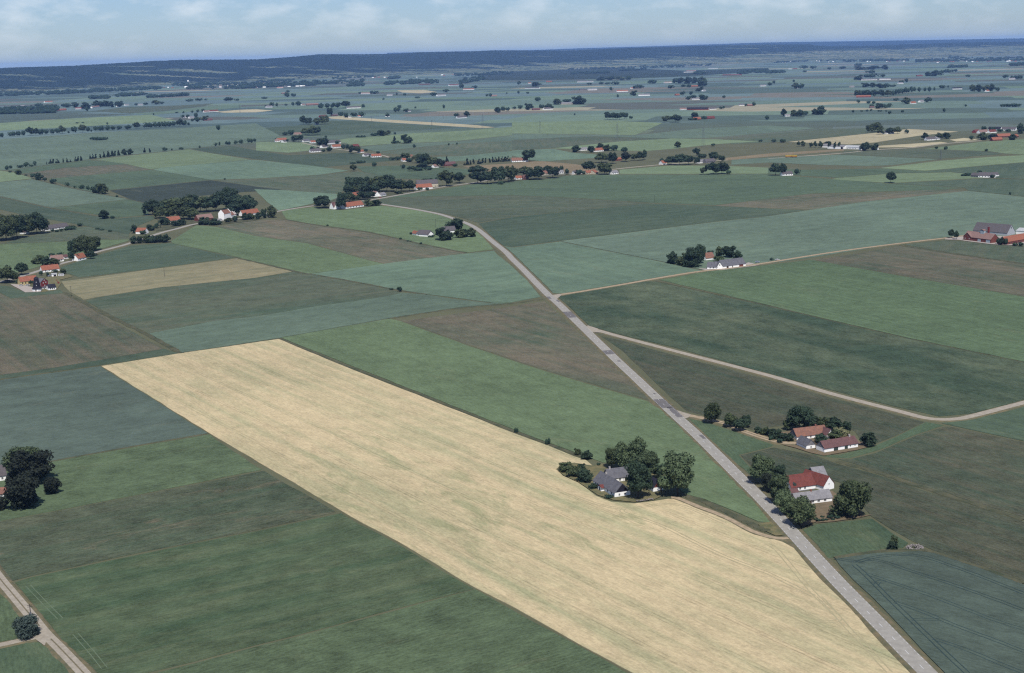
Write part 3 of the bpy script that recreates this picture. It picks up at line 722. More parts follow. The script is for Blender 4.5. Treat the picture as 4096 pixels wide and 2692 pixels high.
# ------------------------------------------------------------------ wooded ridge on the horizon
import numpy as np
def interp(tab, x):
    if x <= tab[0][0]:
        return tab[0][1] + (x - tab[0][0]) * 0.5 * (tab[1][1] - tab[0][1]) / (tab[1][0] - tab[0][0])
    for a, b in zip(tab, tab[1:]):
        if x <= b[0]:
            return a[1] + (b[1] - a[1]) * (x - a[0]) / (b[0] - a[0])
    return tab[-1][1] + (x - tab[-1][0]) * -0.02
def ray(x, y):
    """direction through a point of the 2380 px wide view"""
    s = 4096 / 2380
    return FWD * F_PX + RIGHT * (x * s - 2048) - UP * (y * s - 1346)
SKYLINE = [(0, 158), (175, 152.5), (250, 148), (325, 144), (350, 142), (425, 139), (595, 138), (682, 132), (745, 126), (845, 126), (920, 125), (982, 121), (1107, 119), (1145, 117), (1190, 117), (1315, 117.5), (1477, 111), (1565, 109), (1665, 105.5), (1785, 103.5), (1885, 103), (1905, 107), (2010, 107), (2085, 104), (2210, 99), (2380, 97)]
FARLINE = [(1250, 116), (1340, 112.5), (1500, 108), (1785, 98.5), (2035, 95), (2380, 89)]

def forest_mat():
    m, nt, b = principled('ridge_forest', 0.95, 0.0)
    oc = objcoord(nt)
    f = remap(nt, noise_n(nt, oc, 0.005, 7.0, 0.8), 0.35, 0.65)
    col = mixc(nt, f, seen((34, 46, 42)), seen((52, 66, 56)))
    v, _ = mapped(nt, oc, 0, (1 / 1500.0, 1 / 520.0, 0))
    n1 = noise_n(nt, v, 1.0, 3.0, 0.6)
    sp = nt.nodes.new('ShaderNodeSeparateXYZ'); nt.links.new(oc, sp.inputs[0])
    # fields on the lower slopes, more of them towards the right (east)
    zf = remap(nt, sp.outputs['X'], -3500, 4500, 8, 118)
    n2 = noise_n(nt, v, 2.3, 4.0, 0.65)
    edge = math_n(nt, 'ADD', math_n(nt, 'SUBTRACT', zf, sp.outputs['Z']), math_n(nt, 'MULTIPLY', math_n(nt, 'SUBTRACT', n2, 0.5), 230))
    low = remap(nt, edge, -2, 6)
    clear = remap(nt, math_n(nt, 'ADD', n1, remap(nt, sp.outputs['Z'], 10, 190, 0.03, -0.03)), 0.605, 0.62)
    q = math_n(nt, 'MAXIMUM', low, clear)
    vo = nt.nodes.new('ShaderNodeTexVoronoi'); vo.voronoi_dimensions = '2D'; vo.distance = 'CHEBYCHEV'; vo.inputs['Scale'].default_value = 2.6
    nt.links.new(v, vo.inputs['Vector'])
    s3 = nt.nodes.new('ShaderNodeSeparateColor'); nt.links.new(vo.outputs['Color'], s3.inputs[0])
    fld = mixc(nt, s3.outputs[0], seen((96, 114, 96)), seen((146, 148, 120)))
    hedge = remap(nt, noise_n(nt, oc, 0.009, 4.0, 0.8), 0.53, 0.57)
    fld = mixc(nt, hedge, fld, seen((48, 62, 52)))
    col = mixc(nt, q, col, fld)
    nt.links.new(col, b.inputs['Base Color'])
    return m
FORESTM = forest_mat()

def ridge(name, table, x0, x1, step, dbase, dcrest, label, rough, base_z=0.0):
    cols = []
    x = x0
    rows = 15
    r = random.Random(5)
    while x <= x1:
        d = ray(x, interp(table, x)); q = math.hypot(d.x, d.y)
        dc = dcrest(x); db_ = dbase(x)
        zc = CAM_H + d.z * dc / q
        ux, uy = d.x / q, d.y / q
        col = []
        for j in range(rows):
            t = j / (rows - 3)
            dist = db_ + (dc - db_) * t
            if t <= 1:
                z = base_z + (zc - base_z) * (t * t * (3 - 2 * t)) ** 0.8
                z += 18 * rough * mnoise.noise(Vector((ux * dist / 900, uy * dist / 900, 3))) * math.sin(math.pi * min(1, t)) if 0 < t < 1 else 0
                if 0 < t < 1: z += r.uniform(-5, 5) * rough
                elif t == 1: z += r.uniform(-2, 3) * rough
            else:
                z = zc * (1 - (t - 1) * 5)
            if j == 0: z = -1.0
            col.append((ux * dist, uy * dist, z))
        cols.append(col); x += step
    v = [p for c in cols for p in c]; f = []
    for i in range(len(cols) - 1):
        for j in range(rows - 1):
            a = i * rows + j
            f.append((a, a + rows, a + rows + 1, a + 1))
    me = bpy.data.meshes.new(name); me.from_pydata(v, [], f); me.materials.append(FORESTM); me.update()
    o = link(name, me); tag(o, label, None, None, 'structure')
    return o
ridge('hills', SKYLINE, -700, 2900, 3.0, lambda x: 12500 + 3.6 * max(0, min(x, 2380)), lambda x: 17000 + 4.2 * max(0, min(x, 2380)), 'long dark wooded ridge along the horizon', 1.0)
ridge('hills', FARLINE, 900, 2720, 8.0, lambda x: 32000, lambda x: 39000, 'faint blue far ridge behind the right end of the woods', 0.4)

# ------------------------------------------------------------------ foliage
def leaf_mat(name, c1, c2):
    m, nt, b = principled(name, 0.75, 0.12)
    oc = objcoord(nt)
    oi = nt.nodes.new('ShaderNodeObjectInfo')
    f = remap(nt, noise_n(nt, oc, 7.0, 4.0, 0.7), 0.34, 0.66)
    col = mixc(nt, f, seen(c1), seen(c2))
    g = remap(nt, oi.outputs['Random'], 0, 1, 0.80, 1.22)
    rgb = nt.nodes.new('ShaderNodeCombineColor')
    for i in range(3): nt.links.new(g, rgb.inputs[i])
    col = mixc(nt, 1.0, col, rgb.outputs[0], 'MULTIPLY')
    nt.links.new(col, b.inputs['Base Color'])
    tl = nt.nodes.new('ShaderNodeBsdfTranslucent'); nt.links.new(col, tl.inputs['Color'])
    ms = nt.nodes.new('ShaderNodeMixShader'); ms.inputs[0].default_value = 0.32
    nt.links.new(b.outputs[0], ms.inputs[1]); nt.links.new(tl.outputs[0], ms.inputs[2])
    nt.links.new(ms.outputs[0], nt.nodes['Material Output'].inputs['Surface'])
    return m
LEAF = {'dark': leaf_mat('dark_leaves', (85, 103, 80), (60, 80, 66)),
        'olive': leaf_mat('olive_leaves', (112, 124, 88), (76, 92, 68)),
        'mid': leaf_mat('green_leaves', (124, 139, 102), (84, 104, 78)),
        'copper': leaf_mat('copper_beech_leaves', (72, 80, 68), (52, 60, 54)),
        'willow': leaf_mat('silver_willow_leaves', (100, 114, 106), (66, 82, 78)),
        'flower': leaf_mat('cream_blossom', (180, 178, 136), (130, 136, 100)),
        'yellow': leaf_mat('yellow_leaves', (206, 190, 110), (170, 160, 90)),
        'needle': leaf_mat('dark_needles', (58, 76, 66), (44, 60, 56))}

def crown_mesh(name, kind, seed, nleaf, size, ncl, core=True):
    r = np.random.default_rng(seed)
    cl = []
    tries = 0
    while len(cl) < ncl and tries < 4000:
        tries += 1
        if kind == 'conifer':
            z = 0.12 + 0.82 * r.random() ** 1.25
            rad = 0.43 * (1 - z) / 0.88 + 0.03
            a = r.random() * 2 * math.pi; q = rad * (0.55 + 0.4 * r.random())
            cl.append((q * math.cos(a), q * math.sin(a), z, 0.08 + 0.10 * (1 - z)))
        else:
            cz, rz, rxy = {'round': (0.57, 0.36, 0.36), 'bush': (0.47, 0.40, 0.37), 'poplar': (0.56, 0.40, 0.34)}[kind]
            p = r.normal(size=3); p /= np.linalg.norm(p)
            if kind != 'bush' and p[2] < -0.75: continue
            k = 0.45 + 0.72 * r.random()
            cr_ = 0.10 + 0.12 * r.random()
            c = (p[0] * rxy * k, p[1] * rxy * k, cz + p[2] * rz * k * (1.0 if p[2] > 0 else 0.9))
            if any((c[0] - o[0]) ** 2 + (c[1] - o[1]) ** 2 + (c[2] - o[2]) ** 2 < 0.012 for o in cl): continue
            cl.append((c[0], c[1], c[2], cr_))
    cl = np.array(cl)
    if kind != 'conifer':      # lopsided crowns
        cl[:, 0] += 0.16 * (r.random() - .5) * (cl[:, 2] - .3) * 2; cl[:, 1] += 0.16 * (r.random() - .5) * (cl[:, 2] - .3) * 2
    n = nleaf
    idx = r.choice(len(cl), n, p=(cl[:, 3] ** 2) / (cl[:, 3] ** 2).sum())
    d = r.normal(size=(n, 3)); d /= np.linalg.norm(d, axis=1)[:, None]
    rr = cl[idx, 3] * (0.72 + 0.36 * r.random(n) + 0.10 * np.abs(r.normal(size=n)))
    P = cl[idx, :3] + d * rr[:, None] * np.array([1, 1, 0.85])
    nor = d * 0.8 + r.normal(size=(n, 3)) * 0.55; nor /= np.linalg.norm(nor, axis=1)[:, None]
    t = np.cross(nor, r.normal(size=(n, 3))); t /= np.linalg.norm(t, axis=1)[:, None]
    bt = np.cross(nor, t)
    s = size * (0.6 + 0.8 * r.random(n))[:, None]
    V = np.concatenate([(P + t * s)[:, None], (P + bt * s * 0.7)[:, None], (P - t * s)[:, None], (P - bt * s * 0.7)[:, None]], axis=1).reshape(-1, 3)
    verts = [tuple(v) for v in V]
    faces = [(4 * i, 4 * i + 1, 4 * i + 2, 4 * i + 3) for i in range(n)]
    if core:
        bm = bmesh.new(); bmesh.ops.create_icosphere(bm, subdivisions=1, radius=1.0)
        iv = [v.co.copy() for v in bm.verts]; fi = [[v.index for v in q.verts] for q in bm.faces]; bm.free()
        for (x, y, z, q) in cl:
            b = len(verts); k = q * 0.74
            verts += [(x + c.x * k, y + c.y * k, z + c.z * k * 0.85) for c in iv]
            faces += [tuple(b + i for i in t_) for t_ in fi]
        if kind != 'conifer':
            b = len(verts); zc = {'round': .58, 'bush': .42, 'poplar': .55}[kind]
            verts += [(c.x * .27, c.y * .27, zc + c.z * .27) for c in iv]
            faces += [tuple(b + i for i in t_) for t_ in fi]
    me = bpy.data.meshes.new(name); me.from_pydata(verts, [], faces); me.update()
    return me

def trunk_mesh(name, seed, kind):
    r = random.Random(seed); mb = MB()
    top = 0.5 if kind != 'conifer' else 0.85
    mb.tube((0, 0, -0.02), (r.uniform(-.02, .02), r.uniform(-.02, .02), top * .55), 0.035, 0.026)
    mb.tube((0, 0, top * .5), (r.uniform(-.04, .04), r.uniform(-.04, .04), top + .12), 0.026, 0.008)
    if kind != 'conifer':
        for i in range(5):
            a = 2 * math.pi * i / 5 + r.random(); q = r.uniform(.18, .3)
            mb.tube((0, 0, r.uniform(.22, .4)), (q * math.cos(a), q * math.sin(a), r.uniform(.5, .72)), 0.016, 0.004, 5)
    return mb.mesh(name, BARK)

VAR = {}
LODS = {'near': (4600, .036, 34), 'mid': (1300, .062, 20), 'far': (260, .12, 9)}
def crown_for(kind, lod, leaf, i):
    key = (kind, lod, leaf, i)
    if key not in VAR:
        base = ('m', kind, lod, i)
        if base not in VAR:
            nl, sz, nc = LODS[lod]
            VAR[base] = crown_mesh('crown', kind, {'round': 10, 'bush': 40, 'conifer': 70, 'poplar': 90}[kind] + i * 3 + len(lod), nl, sz, nc)
            VAR[base].materials.append(LEAF[leaf]); VAR[key] = VAR[base]; VAR[('first',) + base] = leaf
        elif VAR[('first',) + base] == leaf:
            VAR[key] = VAR[base]
        else:
            me = VAR[base].copy(); me.materials.clear(); me.materials.append(LEAF[leaf]); VAR[key] = me
    return VAR[key]
def trunk_for(kind, i):
    key = ('t', kind, i)
    if key not in VAR: VAR[key] = trunk_mesh('trunk', i + 3, kind)
    return VAR[key]

ORD = ['first', 'second', 'third', 'fourth', 'fifth', 'sixth', 'seventh', 'eighth', 'ninth', 'tenth', 'eleventh', 'twelfth', 'thirteenth', 'fourteenth', 'fifteenth', 'sixteenth', 'seventeenth', 'eighteenth', 'nineteenth', 'twentieth']
def ordinal(n):
    if n <= 20: return ORD[n - 1]
    tens = {2: 'twenty', 3: 'thirty', 4: 'forty', 5: 'fifty', 6: 'sixty'}[n // 10]
    if n % 10 == 0: return tens[:-1] + 'ieth'
    return tens + '-' + ORD[n % 10 - 1]

PLANTS = []       # every tree and bush of the picture before it is built
def trees(site, group, tile, kind, leaf, lst):
    for it in lst:
        u, v, w, h = it[:4]
        lf = it[4] if len(it) > 4 else leaf
        kd = it[5] if len(it) > 5 else kind
        p = ground(tile, u, v); s = TILES[tile][2]; k = px_per_m(p)
        W = w / s / k; H = h / s / k * 1.03
        PLANTS.append(dict(site=site, group=group, p=p, w=W, h=H, sx=src(tile, u, v)[0], area=(w / s) * (h / s), hp=h / s, kind=kd, leaf=lf))

def row(u0, v0, u1, v1, n, w, h, seed=0, jit=.12):
    r = random.Random(seed)
    return [(u0 + (u1 - u0) * i / max(1, n - 1) + r.uniform(-jit, jit) * w, v0 + (v1 - v0) * i / max(1, n - 1), w * r.uniform(.85, 1.2), h * r.uniform(.82, 1.15)) for i in range(n)]

# ---- near farms
trees('behind the half-timbered wheat farm', 'trees at the wheat farm', 'E', 'round', 'mid', [(835, 765, 190, 270, 'dark'), (1000, 770, 300, 350), (1185, 790, 330, 410), (1390, 790, 190, 250), (1270, 930, 330, 360), (1475, 900, 170, 200, 'dark')])
trees('in front of the half-timbered wheat farm', 'trees at the wheat farm', 'E', 'round', 'mid', [(1200, 1170, 360, 480, 'dark'), (1735, 1135, 470, 550)])
trees('in the clump left of the wheat farm', 'bushes at the wheat farm', 'E', 'bush', 'dark', [(225, 800, 210, 130), (330, 870, 220, 150), (465, 942, 250, 190), (430, 770, 110, 80)])
trees('on the ditch beside the wheat farm', 'bushes along the wheat ditch', 'E', 'bush', 'dark', [(375, 585, 95, 105), (500, 640, 140, 130)])
trees('under the wheat farm wall', 'low bushes at the wheat farm', 'E', 'bush', 'dark', [(590, 1040, 130, 80), (800, 1165, 130, 50), (660, 725, 60, 45)])
trees('on the ditch bank far left of the wheat farm', 'bushes along the wheat ditch', 'L2', 'bush', 'dark', [(45, 1422, 48, 55), (333, 1532, 46, 68)])
trees('behind the white barn farm', 'trees at the white barn farm', 'R', 'round', 'dark', [(1110, 385, 210, 215), (1010, 380, 90, 90), (1230, 372, 150, 120), (1330, 378, 170, 115), (1440, 390, 150, 115), (1525, 410, 95, 105)])
trees('in the yard of the white barn farm', 'yard bushes at the white barn farm', 'R', 'bush', 'dark', [(1300, 495, 130, 85), (1425, 455, 130, 80), (1480, 432, 115, 85, 'flower')])
trees('standing alone right of the white barn', 'trees at the white barn farm', 'R', 'bush', 'dark', [(1725, 527, 140, 135)])
trees('in the hedge left of the white barn farm', 'hedge at the white barn farm', 'R', 'bush', 'dark', [(755, 412, 85, 62), (810, 425, 90, 75), (860, 440, 90, 80), (915, 462, 100, 85), (975, 478, 110, 85), (1025, 480, 90, 75)])
trees('beside the sandy farm drive', 'drive trees', 'R', 'round', 'dark', [(325, 322, 135, 178), (490, 355, 115, 125), (583, 395, 120, 120), (640, 358, 85, 105)])
trees('on the near side of the sandy farm drive', 'drive trees', 'R', 'round', 'dark', [(862, 474, 48, 52), (942, 502, 52, 50)])
trees('in the row between road and red-roofed farm', 'roadside trees at the red-roofed farm', 'B2', 'round', 'mid', [(315, 630, 440, 500), (620, 640, 240, 350, 'dark'), (440, 770, 270, 330, 'copper'), (620, 1010, 370, 540), (750, 1190, 360, 430), (1010, 1405, 490, 530, 'dark')])
trees('right of the red-roofed farm', 'garden trees at the red-roofed farm', 'B2', 'bush', 'dark', [(1895, 1215, 650, 700)])
trees('in the garden row below the red-roofed farm', 'garden bushes at the red-roofed farm', 'B2', 'bush', 'dark', [(1300, 1290, 70, 60), (1350, 1315, 70, 55), (1430, 1310, 80, 60), (1490, 1300, 60, 50), (1560, 1250, 130, 70), (1700, 1265, 110, 80), (1765, 1215, 85, 55, 'yellow'), (1420, 1240, 80, 45), (1610, 1290, 70, 40)])
trees('beside the stone heap', 'single field trees', 'B7', 'bush', 'dark', [(905, 640, 230, 240), (860, 790, 260, 220)])
trees('at the fork of the gravel road', 'single field bushes', 'P', 'bush', 'willow', [(378, 1060, 350, 320)])
trees('beside the white house at the left edge', 'dark trees at the left edge', 'W', 'bush', 'copper', [(385, 715, 530, 410), (335, 1035, 450, 450), (645, 862, 210, 225), (125, 725, 100, 110), (15, 1058, 170, 150)])
trees('beside the white house at the left edge', 'dark trees at the left edge', 'W', 'round', 'mid', [(290, 640, 400, 360)])
trees('on the ditch before the road junction', 'single field bushes', 'L1', 'bush', 'dark', [(1335, 108, 52, 48), (1260, 92, 42, 18)])
# ---- brick farm, thatched farm
trees('on the lane left of the brick farm', 'round trees at the brick farm', 'B4', 'round', 'dark', [(185, 705, 175, 275), (347, 742, 155, 265)])
trees('in front of the orange-roofed brick house', 'clipped trees at the brick farm', 'B4', 'bush', 'dark', [(1580, 885, 130, 225), (1700, 905, 140, 250), (1818, 905, 115, 225), (2120, 930, 170, 110), (2270, 945, 190, 130)])
trees('left of the white thatched farm', 'trees at the white thatched farm', 'B3', 'bush', 'dark', [(300, 560, 340, 275), (560, 600, 300, 300), (780, 640, 420, 460), (640, 640, 250, 220), (960, 560, 280, 460)])
trees('behind the white thatched farm', 'trees at the white thatched farm', 'B3', 'bush', 'dark', [(1210, 335, 150, 95), (1420, 400, 220, 255), (1640, 420, 340, 295), (1850, 450, 230, 195)])
trees('in the yard of the white thatched farm', 'yard bushes at the white thatched farm', 'B3', 'bush', 'mid', [(1390, 515, 260, 140)])
trees('on the lane right of the white thatched farm', 'yard bushes at the white thatched farm', 'DD', 'bush', 'dark', [(35, 796, 38, 28)])
trees('standing alone below the light green strip', 'single field trees', 'M3', 'round', 'dark', [(1140, 772, 94, 105)])
trees('beside the low thatched farm in the road bend', 'trees at the road-bend farm', 'B', 'bush', 'dark', [(1740, 722, 165, 125), (1850, 635, 155, 120), (1895, 700, 120, 85), (1950, 695, 90, 75), (2003, 693, 95, 85), (1635, 695, 70, 22)])
trees('on the ditch below the road-bend farm', 'ditch bushes', 'B', 'bush', 'dark', [(665, 592, 24, 16), (1343, 716, 26, 18), (1412, 735, 26, 14), (1437, 738, 22, 12), (1532, 760, 30, 20), (1440, 672, 28, 24)])
# ---- church and the left road
trees('in the wood behind the church', 'wood behind the church', 'A', 'round', 'dark', row(1430, 255, 2010, 225, 9, 150, 140, 3) + row(1490, 290, 1800, 300, 4, 120, 110, 4) + [(2140, 205, 190, 185), (2240, 215, 200, 150), (2320, 240, 150, 130), (2200, 260, 170, 110)] )
trees('in the churchyard hedge', 'bushes round the church', 'A', 'bush', 'dark', [(1900, 345, 110, 75), (1990, 350, 90, 60), (2040, 345, 60, 40), (2125, 325, 80, 45), (2190, 320, 55, 55), (1960, 300, 40, 40), (2300, 300, 110, 60)])
trees('right of the church', 'bushes round the church', 'B6', 'bush', 'dark', [(980, 790, 240, 240), (1180, 780, 220, 190), (1360, 770, 220, 210), (1560, 740, 190, 320), (1820, 720, 330, 400), (1700, 690, 120, 150)])
trees('around the first orange roof left of the church', 'bushes at the left road', 'A', 'bush', 'dark', [(1530, 350, 110, 70), (1640, 360, 90, 60), (1690, 350, 80, 60), (1410, 400, 80, 60), (1470, 380, 60, 50), (1255, 425, 70, 75), (1330, 435, 60, 40)])
trees('in the dark row on the left road', 'tree row on the left road', 'A', 'bush', 'dark', row(1250, 520, 1545, 510, 7, 75, 80, 8))
trees('standing alone above the left road', 'single field trees', 'A', 'bush', 'dark', [(975, 292, 100, 80), (1045, 290, 40, 28), (1345, 255, 35, 60), (745, 360, 60, 30), (905, 390, 45, 14), (945, 398, 50, 14), (1025, 412, 45, 18)])
trees('in the grove at the left edge', 'grove at the left edge', 'A', 'round', 'dark', [(-30, 500, 180, 220), (60, 490, 200, 220), (160, 470, 170, 200), (345, 430, 210, 185), (270, 440, 120, 150)])
trees('before the long low white house', 'bushes at the long white house', 'A', 'bush', 'dark', [(490, 410, 35, 25), (530, 415, 35, 25), (565, 410, 40, 30), (610, 400, 50, 30), (660, 392, 90, 35)])
trees('around the small house on the left road', 'trees on the left road', 'A', 'round', 'dark', [(700, 640, 130, 150), (800, 640, 200, 180), (870, 590, 150, 125), (680, 680, 90, 80), (840, 665, 80, 70)])
trees('by the pink-roofed house on the left road', 'trees on the left road', 'A', 'bush', 'dark', [(360, 710, 110, 85), (430, 725, 120, 85), (500, 720, 110, 60), (480, 640, 60, 30), (560, 630, 60, 30), (620, 650, 60, 30)])
trees('beside the black mill', 'trees at the mill', 'B5', 'round', 'dark', [(250, 890, 520, 540), (680, 640, 430, 400), (480, 860, 300, 330)])
trees('beside the black mill', 'bushes at the mill', 'B5', 'bush', 'dark', [(980, 930, 180, 130), (1310, 650, 140, 160), (1500, 690, 130, 180), (2010, 600, 220, 190), (560, 900, 160, 110), (1740, 560, 200, 90), (1390, 480, 60, 30)])
# ---- village beyond the road bend
trees('in the village wood beyond the road bend', 'wood of the bend village', 'B', 'round', 'dark', row(885, 275, 1440, 270, 9, 130, 125, 11) + row(860, 300, 1100, 290, 4, 110, 90, 12) + [(1000, 345, 130, 70), (900, 365, 110, 70), (1060, 330, 90, 60)])
trees('by the long orange barn of the bend village', 'trees of the bend village', 'B', 'round', 'dark', [(625, 425, 150, 105), (570, 405, 70, 65), (785, 440, 105, 150), (850, 365, 120, 90)])
trees('by the long orange barn of the bend village', 'bushes of the bend village', 'B', 'bush', 'dark', [(1050, 405, 90, 65), (1115, 402, 100, 60)])
trees('beside the grey barn of the bend village', 'trees of the bend village', 'B', 'round', 'dark', [(1590, 178, 110, 36), (1680, 170, 30, 36), (1770, 222, 140, 138), (1890, 192, 110, 98)])
trees('in front of the grey barn of the bend village', 'bushes of the bend village', 'B', 'bush', 'dark', [(1525, 258, 50, 30), (1590, 258, 40, 28), (1320, 295, 90, 36)])
trees('at the left end of the far village', 'trees of the far village', 'B', 'round', 'dark', [(2060, 115, 170, 80), (2060, 198, 130, 110), (2150, 200, 130, 120), (2260, 195, 140, 145), (2345, 185, 120, 140), (2275, 205, 60, 34)])
trees('in the middle of the far village', 'trees of the far village', 'M2', 'round', 'dark', [(10, 752, 80, 130), (120, 715, 150, 92), (225, 742, 160, 115), (375, 727, 115, 112), (460, 665, 40, 60), (515, 692, 42, 55), (335, 680, 80, 65)])
trees('at the right end of the far village', 'trees of the far village', 'M2', 'round', 'dark', [(712, 670, 115, 100), (860, 692, 150, 100), (615, 692, 70, 44), (660, 690, 50, 30), (880, 690, 60, 95)])
# ---- middle distance, left
trees('in the avenue above the pale blue-green field', 'avenue above the pale field', 'M0', 'round', 'dark', [(u, 348 - (u - 15) * .0625, w, h) for u, w, h in [(15, 45, 45), (90, 45, 45), (128, 45, 48), (170, 45, 52), (220, 50, 55), (280, 60, 75), (335, 55, 62), (388, 50, 55), (432, 45, 52), (482, 50, 52), (540, 50, 55), (580, 60, 70), (690, 50, 62), (770, 65, 72), (822, 35, 48), (900, 50, 50), (950, 50, 52), (1003, 50, 52), (1050, 45, 46), (1108, 55, 42), (1192, 60, 45), (1270, 60, 62), (1350, 55, 55), (1395, 50, 52), (1440, 55, 58), (1490, 50, 55), (1530, 50, 58), (1572, 50, 55), (1615, 45, 50), (1672, 60, 65), (1712, 50, 55), (1757, 30, 35), (635, 20, 24), (850, 20, 22)]])
trees('in the pond thicket on the pale field', 'pond thicket', 'M0', 'bush', 'dark', [(870, 372, 70, 28), (920, 374, 80, 30), (970, 370, 70, 24)])
trees('in the dark hedge row above the left fields', 'hedge row above the left fields', 'M0', 'conifer', 'needle', [(590, 583, 24, 38), (625, 580, 24, 44), (655, 577, 18, 26), (705, 570, 26, 44), (730, 568, 26, 44), (756, 565, 26, 44), (840, 548, 26, 42), (866, 546, 26, 46), (895, 543, 30, 44), (930, 540, 30, 38), (968, 535, 28, 54), (1010, 530, 36, 58), (1045, 525, 36, 54), (1075, 522, 36, 50), (1102, 517, 30, 52), (1345, 490, 28, 42), (1390, 488, 30, 40), (470, 592, 36, 40), (500, 590, 36, 44), (535, 588, 36, 42), (435, 600, 16, 26)])
trees('in the dark hedge row above the left fields', 'hedge row above the left fields', 'M0', 'bush', 'dark', [(70, 650, 42, 42), (100, 640, 30, 36), (190, 630, 62, 26), (250, 625, 55, 46), (325, 612, 40, 46), (1155, 512, 58, 56), (1210, 508, 62, 56), (1527, 478, 46, 40), (1600, 470, 16, 22), (1685, 462, 42, 22), (1858, 445, 26, 22), (2005, 430, 36, 36), (2037, 425, 26, 36), (2118, 418, 56, 38), (2190, 412, 42, 36), (2245, 408, 46, 42), (2300, 402, 46, 46), (2340, 398, 32, 42), (2370, 392, 28, 36), (290, 620, 40, 20)])
trees('in the hedge at the left edge', 'hedge at the left edge', 'M0', 'bush', 'dark', [(95, 675, 32, 20), (170, 697, 66, 52), (310, 728, 60, 46), (355, 744, 90, 62), (415, 754, 46, 36), (500, 780, 62, 50), (627, 807, 46, 42), (695, 820, 32, 22), (762, 827, 60, 38), (820, 840, 36, 46), (890, 868, 90, 90), (950, 876, 110, 105), (1090, 905, 26, 24), (240, 705, 30, 14)])
trees('alone on the pale field below the avenue', 'single field trees', 'M0', 'bush', 'dark', [(2033, 280, 50, 50), (1000, 232, 16, 26), (1428, 140, 16, 18), (720, 218, 30, 12), (772, 216, 24, 12), (2090, 742, 22, 16)])
trees('at the white farm right of the avenue', 'trees right of the avenue', 'M0', 'bush', 'dark', [(1645, 122, 32, 12), (1708, 125, 22, 22), (1783, 120, 26, 26), (1843, 118, 28, 32), (1888, 115, 32, 36), (1700, 167, 36, 30), (1745, 167, 32, 34), (1823, 167, 34, 52), (1790, 200, 32, 30), (1840, 202, 62, 46), (1910, 192, 72, 46)])
# ---- hamlets in the middle
trees('in the hamlet along the pale lane', 'trees in the lane hamlet', 'M1', 'round', 'dark', [(190, 376, 28, 22), (345, 386, 52, 46), (395, 392, 105, 68), (290, 386, 30, 24), (625, 442, 115, 88), (525, 472, 46, 42), (685, 477, 56, 46), (760, 406, 46, 30), (628, 482, 40, 26), (815, 462, 42, 52), (850, 457, 46, 52), (893, 502, 62, 78), (945, 492, 62, 60), (1025, 482, 36, 28), (1065, 532, 32, 36), (1135, 502, 36, 28), (648, 352, 26, 20)])
trees('in the pink-roofed grove above the lane hamlet', 'grove above the lane hamlet', 'M1', 'round', 'dark', [(275, 330, 56, 34), (330, 326, 62, 48), (460, 326, 84, 66), (520, 330, 92, 82), (575, 324, 72, 74)])
trees('in the double grove left of the straw strip', 'grove left of the straw strip', 'M1', 'round', 'dark', [(445, 226, 62, 74), (490, 232, 72, 62), (565, 232, 84, 66), (640, 226, 90, 74)])
trees('at the head of the straw strip', 'trees at the straw strip', 'M1', 'round', 'dark', [(685, 150, 56, 72), (795, 150, 62, 40), (835, 166, 52, 50), (905, 162, 72, 50), (985, 157, 66, 48)])
trees('in the tree row above the straw strip', 'tree row above the straw strip', 'M1', 'round', 'dark', [(605, 82, 52, 54), (660, 78, 52, 50), (710, 76, 52, 50), (760, 74, 62, 52), (830, 72, 92, 62), (1000, 76, 36, 40)])
trees('in the farm row left of the straw strip', 'trees far left of the straw strip', 'M1', 'bush', 'dark', [(90, 66, 24, 20), (150, 66, 46, 46), (195, 66, 22, 42), (280, 54, 30, 20), (345, 54, 32, 36), (392, 54, 62, 44)])
trees('around the farms above the straw strip', 'trees right of the straw strip', 'M1', 'bush', 'dark', [(1222, 156, 42, 36), (1310, 112, 62, 46), (1335, 87, 46, 42), (1395, 113, 56, 36), (1480, 79, 26, 20), (1748, 86, 24, 46), (1868, 161, 52, 42), (1960, 156, 66, 52), (2245, 119, 62, 56), (2300, 111, 42, 56), (2340, 106, 36, 42)])
trees('in the bush group right of the lane hamlet', 'bushes right of the lane hamlet', 'M1', 'bush', 'dark', [(1100, 336, 72, 28), (1160, 336, 82, 62), (1220, 329, 82, 46), (1290, 326, 26, 28), (975, 348, 92, 14), (1395, 402, 108, 86), (1300, 404, 90, 20), (1475, 446, 34, 36), (1793, 423, 18, 22), (1868, 416, 18, 22), (1288, 402, 40, 66, 'needle', 'conifer')])
trees('in the grove of the middle hamlet', 'grove of the middle hamlet', 'M1', 'round', 'dark', [(1265, 561, 62, 30), (1320, 561, 62, 36), (1385, 552, 88, 56), (1430, 577, 72, 42), (1520, 587, 115, 84), (1580, 622, 145, 112), (1650, 622, 112, 92), (1720, 627, 72, 72, 'copper'), (1545, 642, 104, 52), (1450, 662, 82, 50), (1510, 657, 104, 30), (1600, 652, 82, 30), (1775, 587, 42, 62, 'needle', 'conifer'), (1850, 620, 50, 30)])
trees('in the conifer row right of the middle hamlet', 'conifer row', 'M1', 'conifer', 'needle', [(1937, 606, 20, 26), (1965, 602, 38, 62), (1995, 602, 22, 42), (2020, 592, 28, 42), (2075, 594, 40, 46)] + row(2110, 586, 2345, 570, 9, 32, 46, 6))
trees('alone below the middle hamlet', 'single field trees', 'M1', 'round', 'dark', [(905, 662, 62, 58), (1100, 620, 46, 44), (1365, 642, 50, 44)])
trees('in the low hedge below the lane hamlet', 'low hedge below the lane hamlet', 'M1', 'bush', 'dark', [(975, 587, 86, 24), (900, 592, 60, 12)])
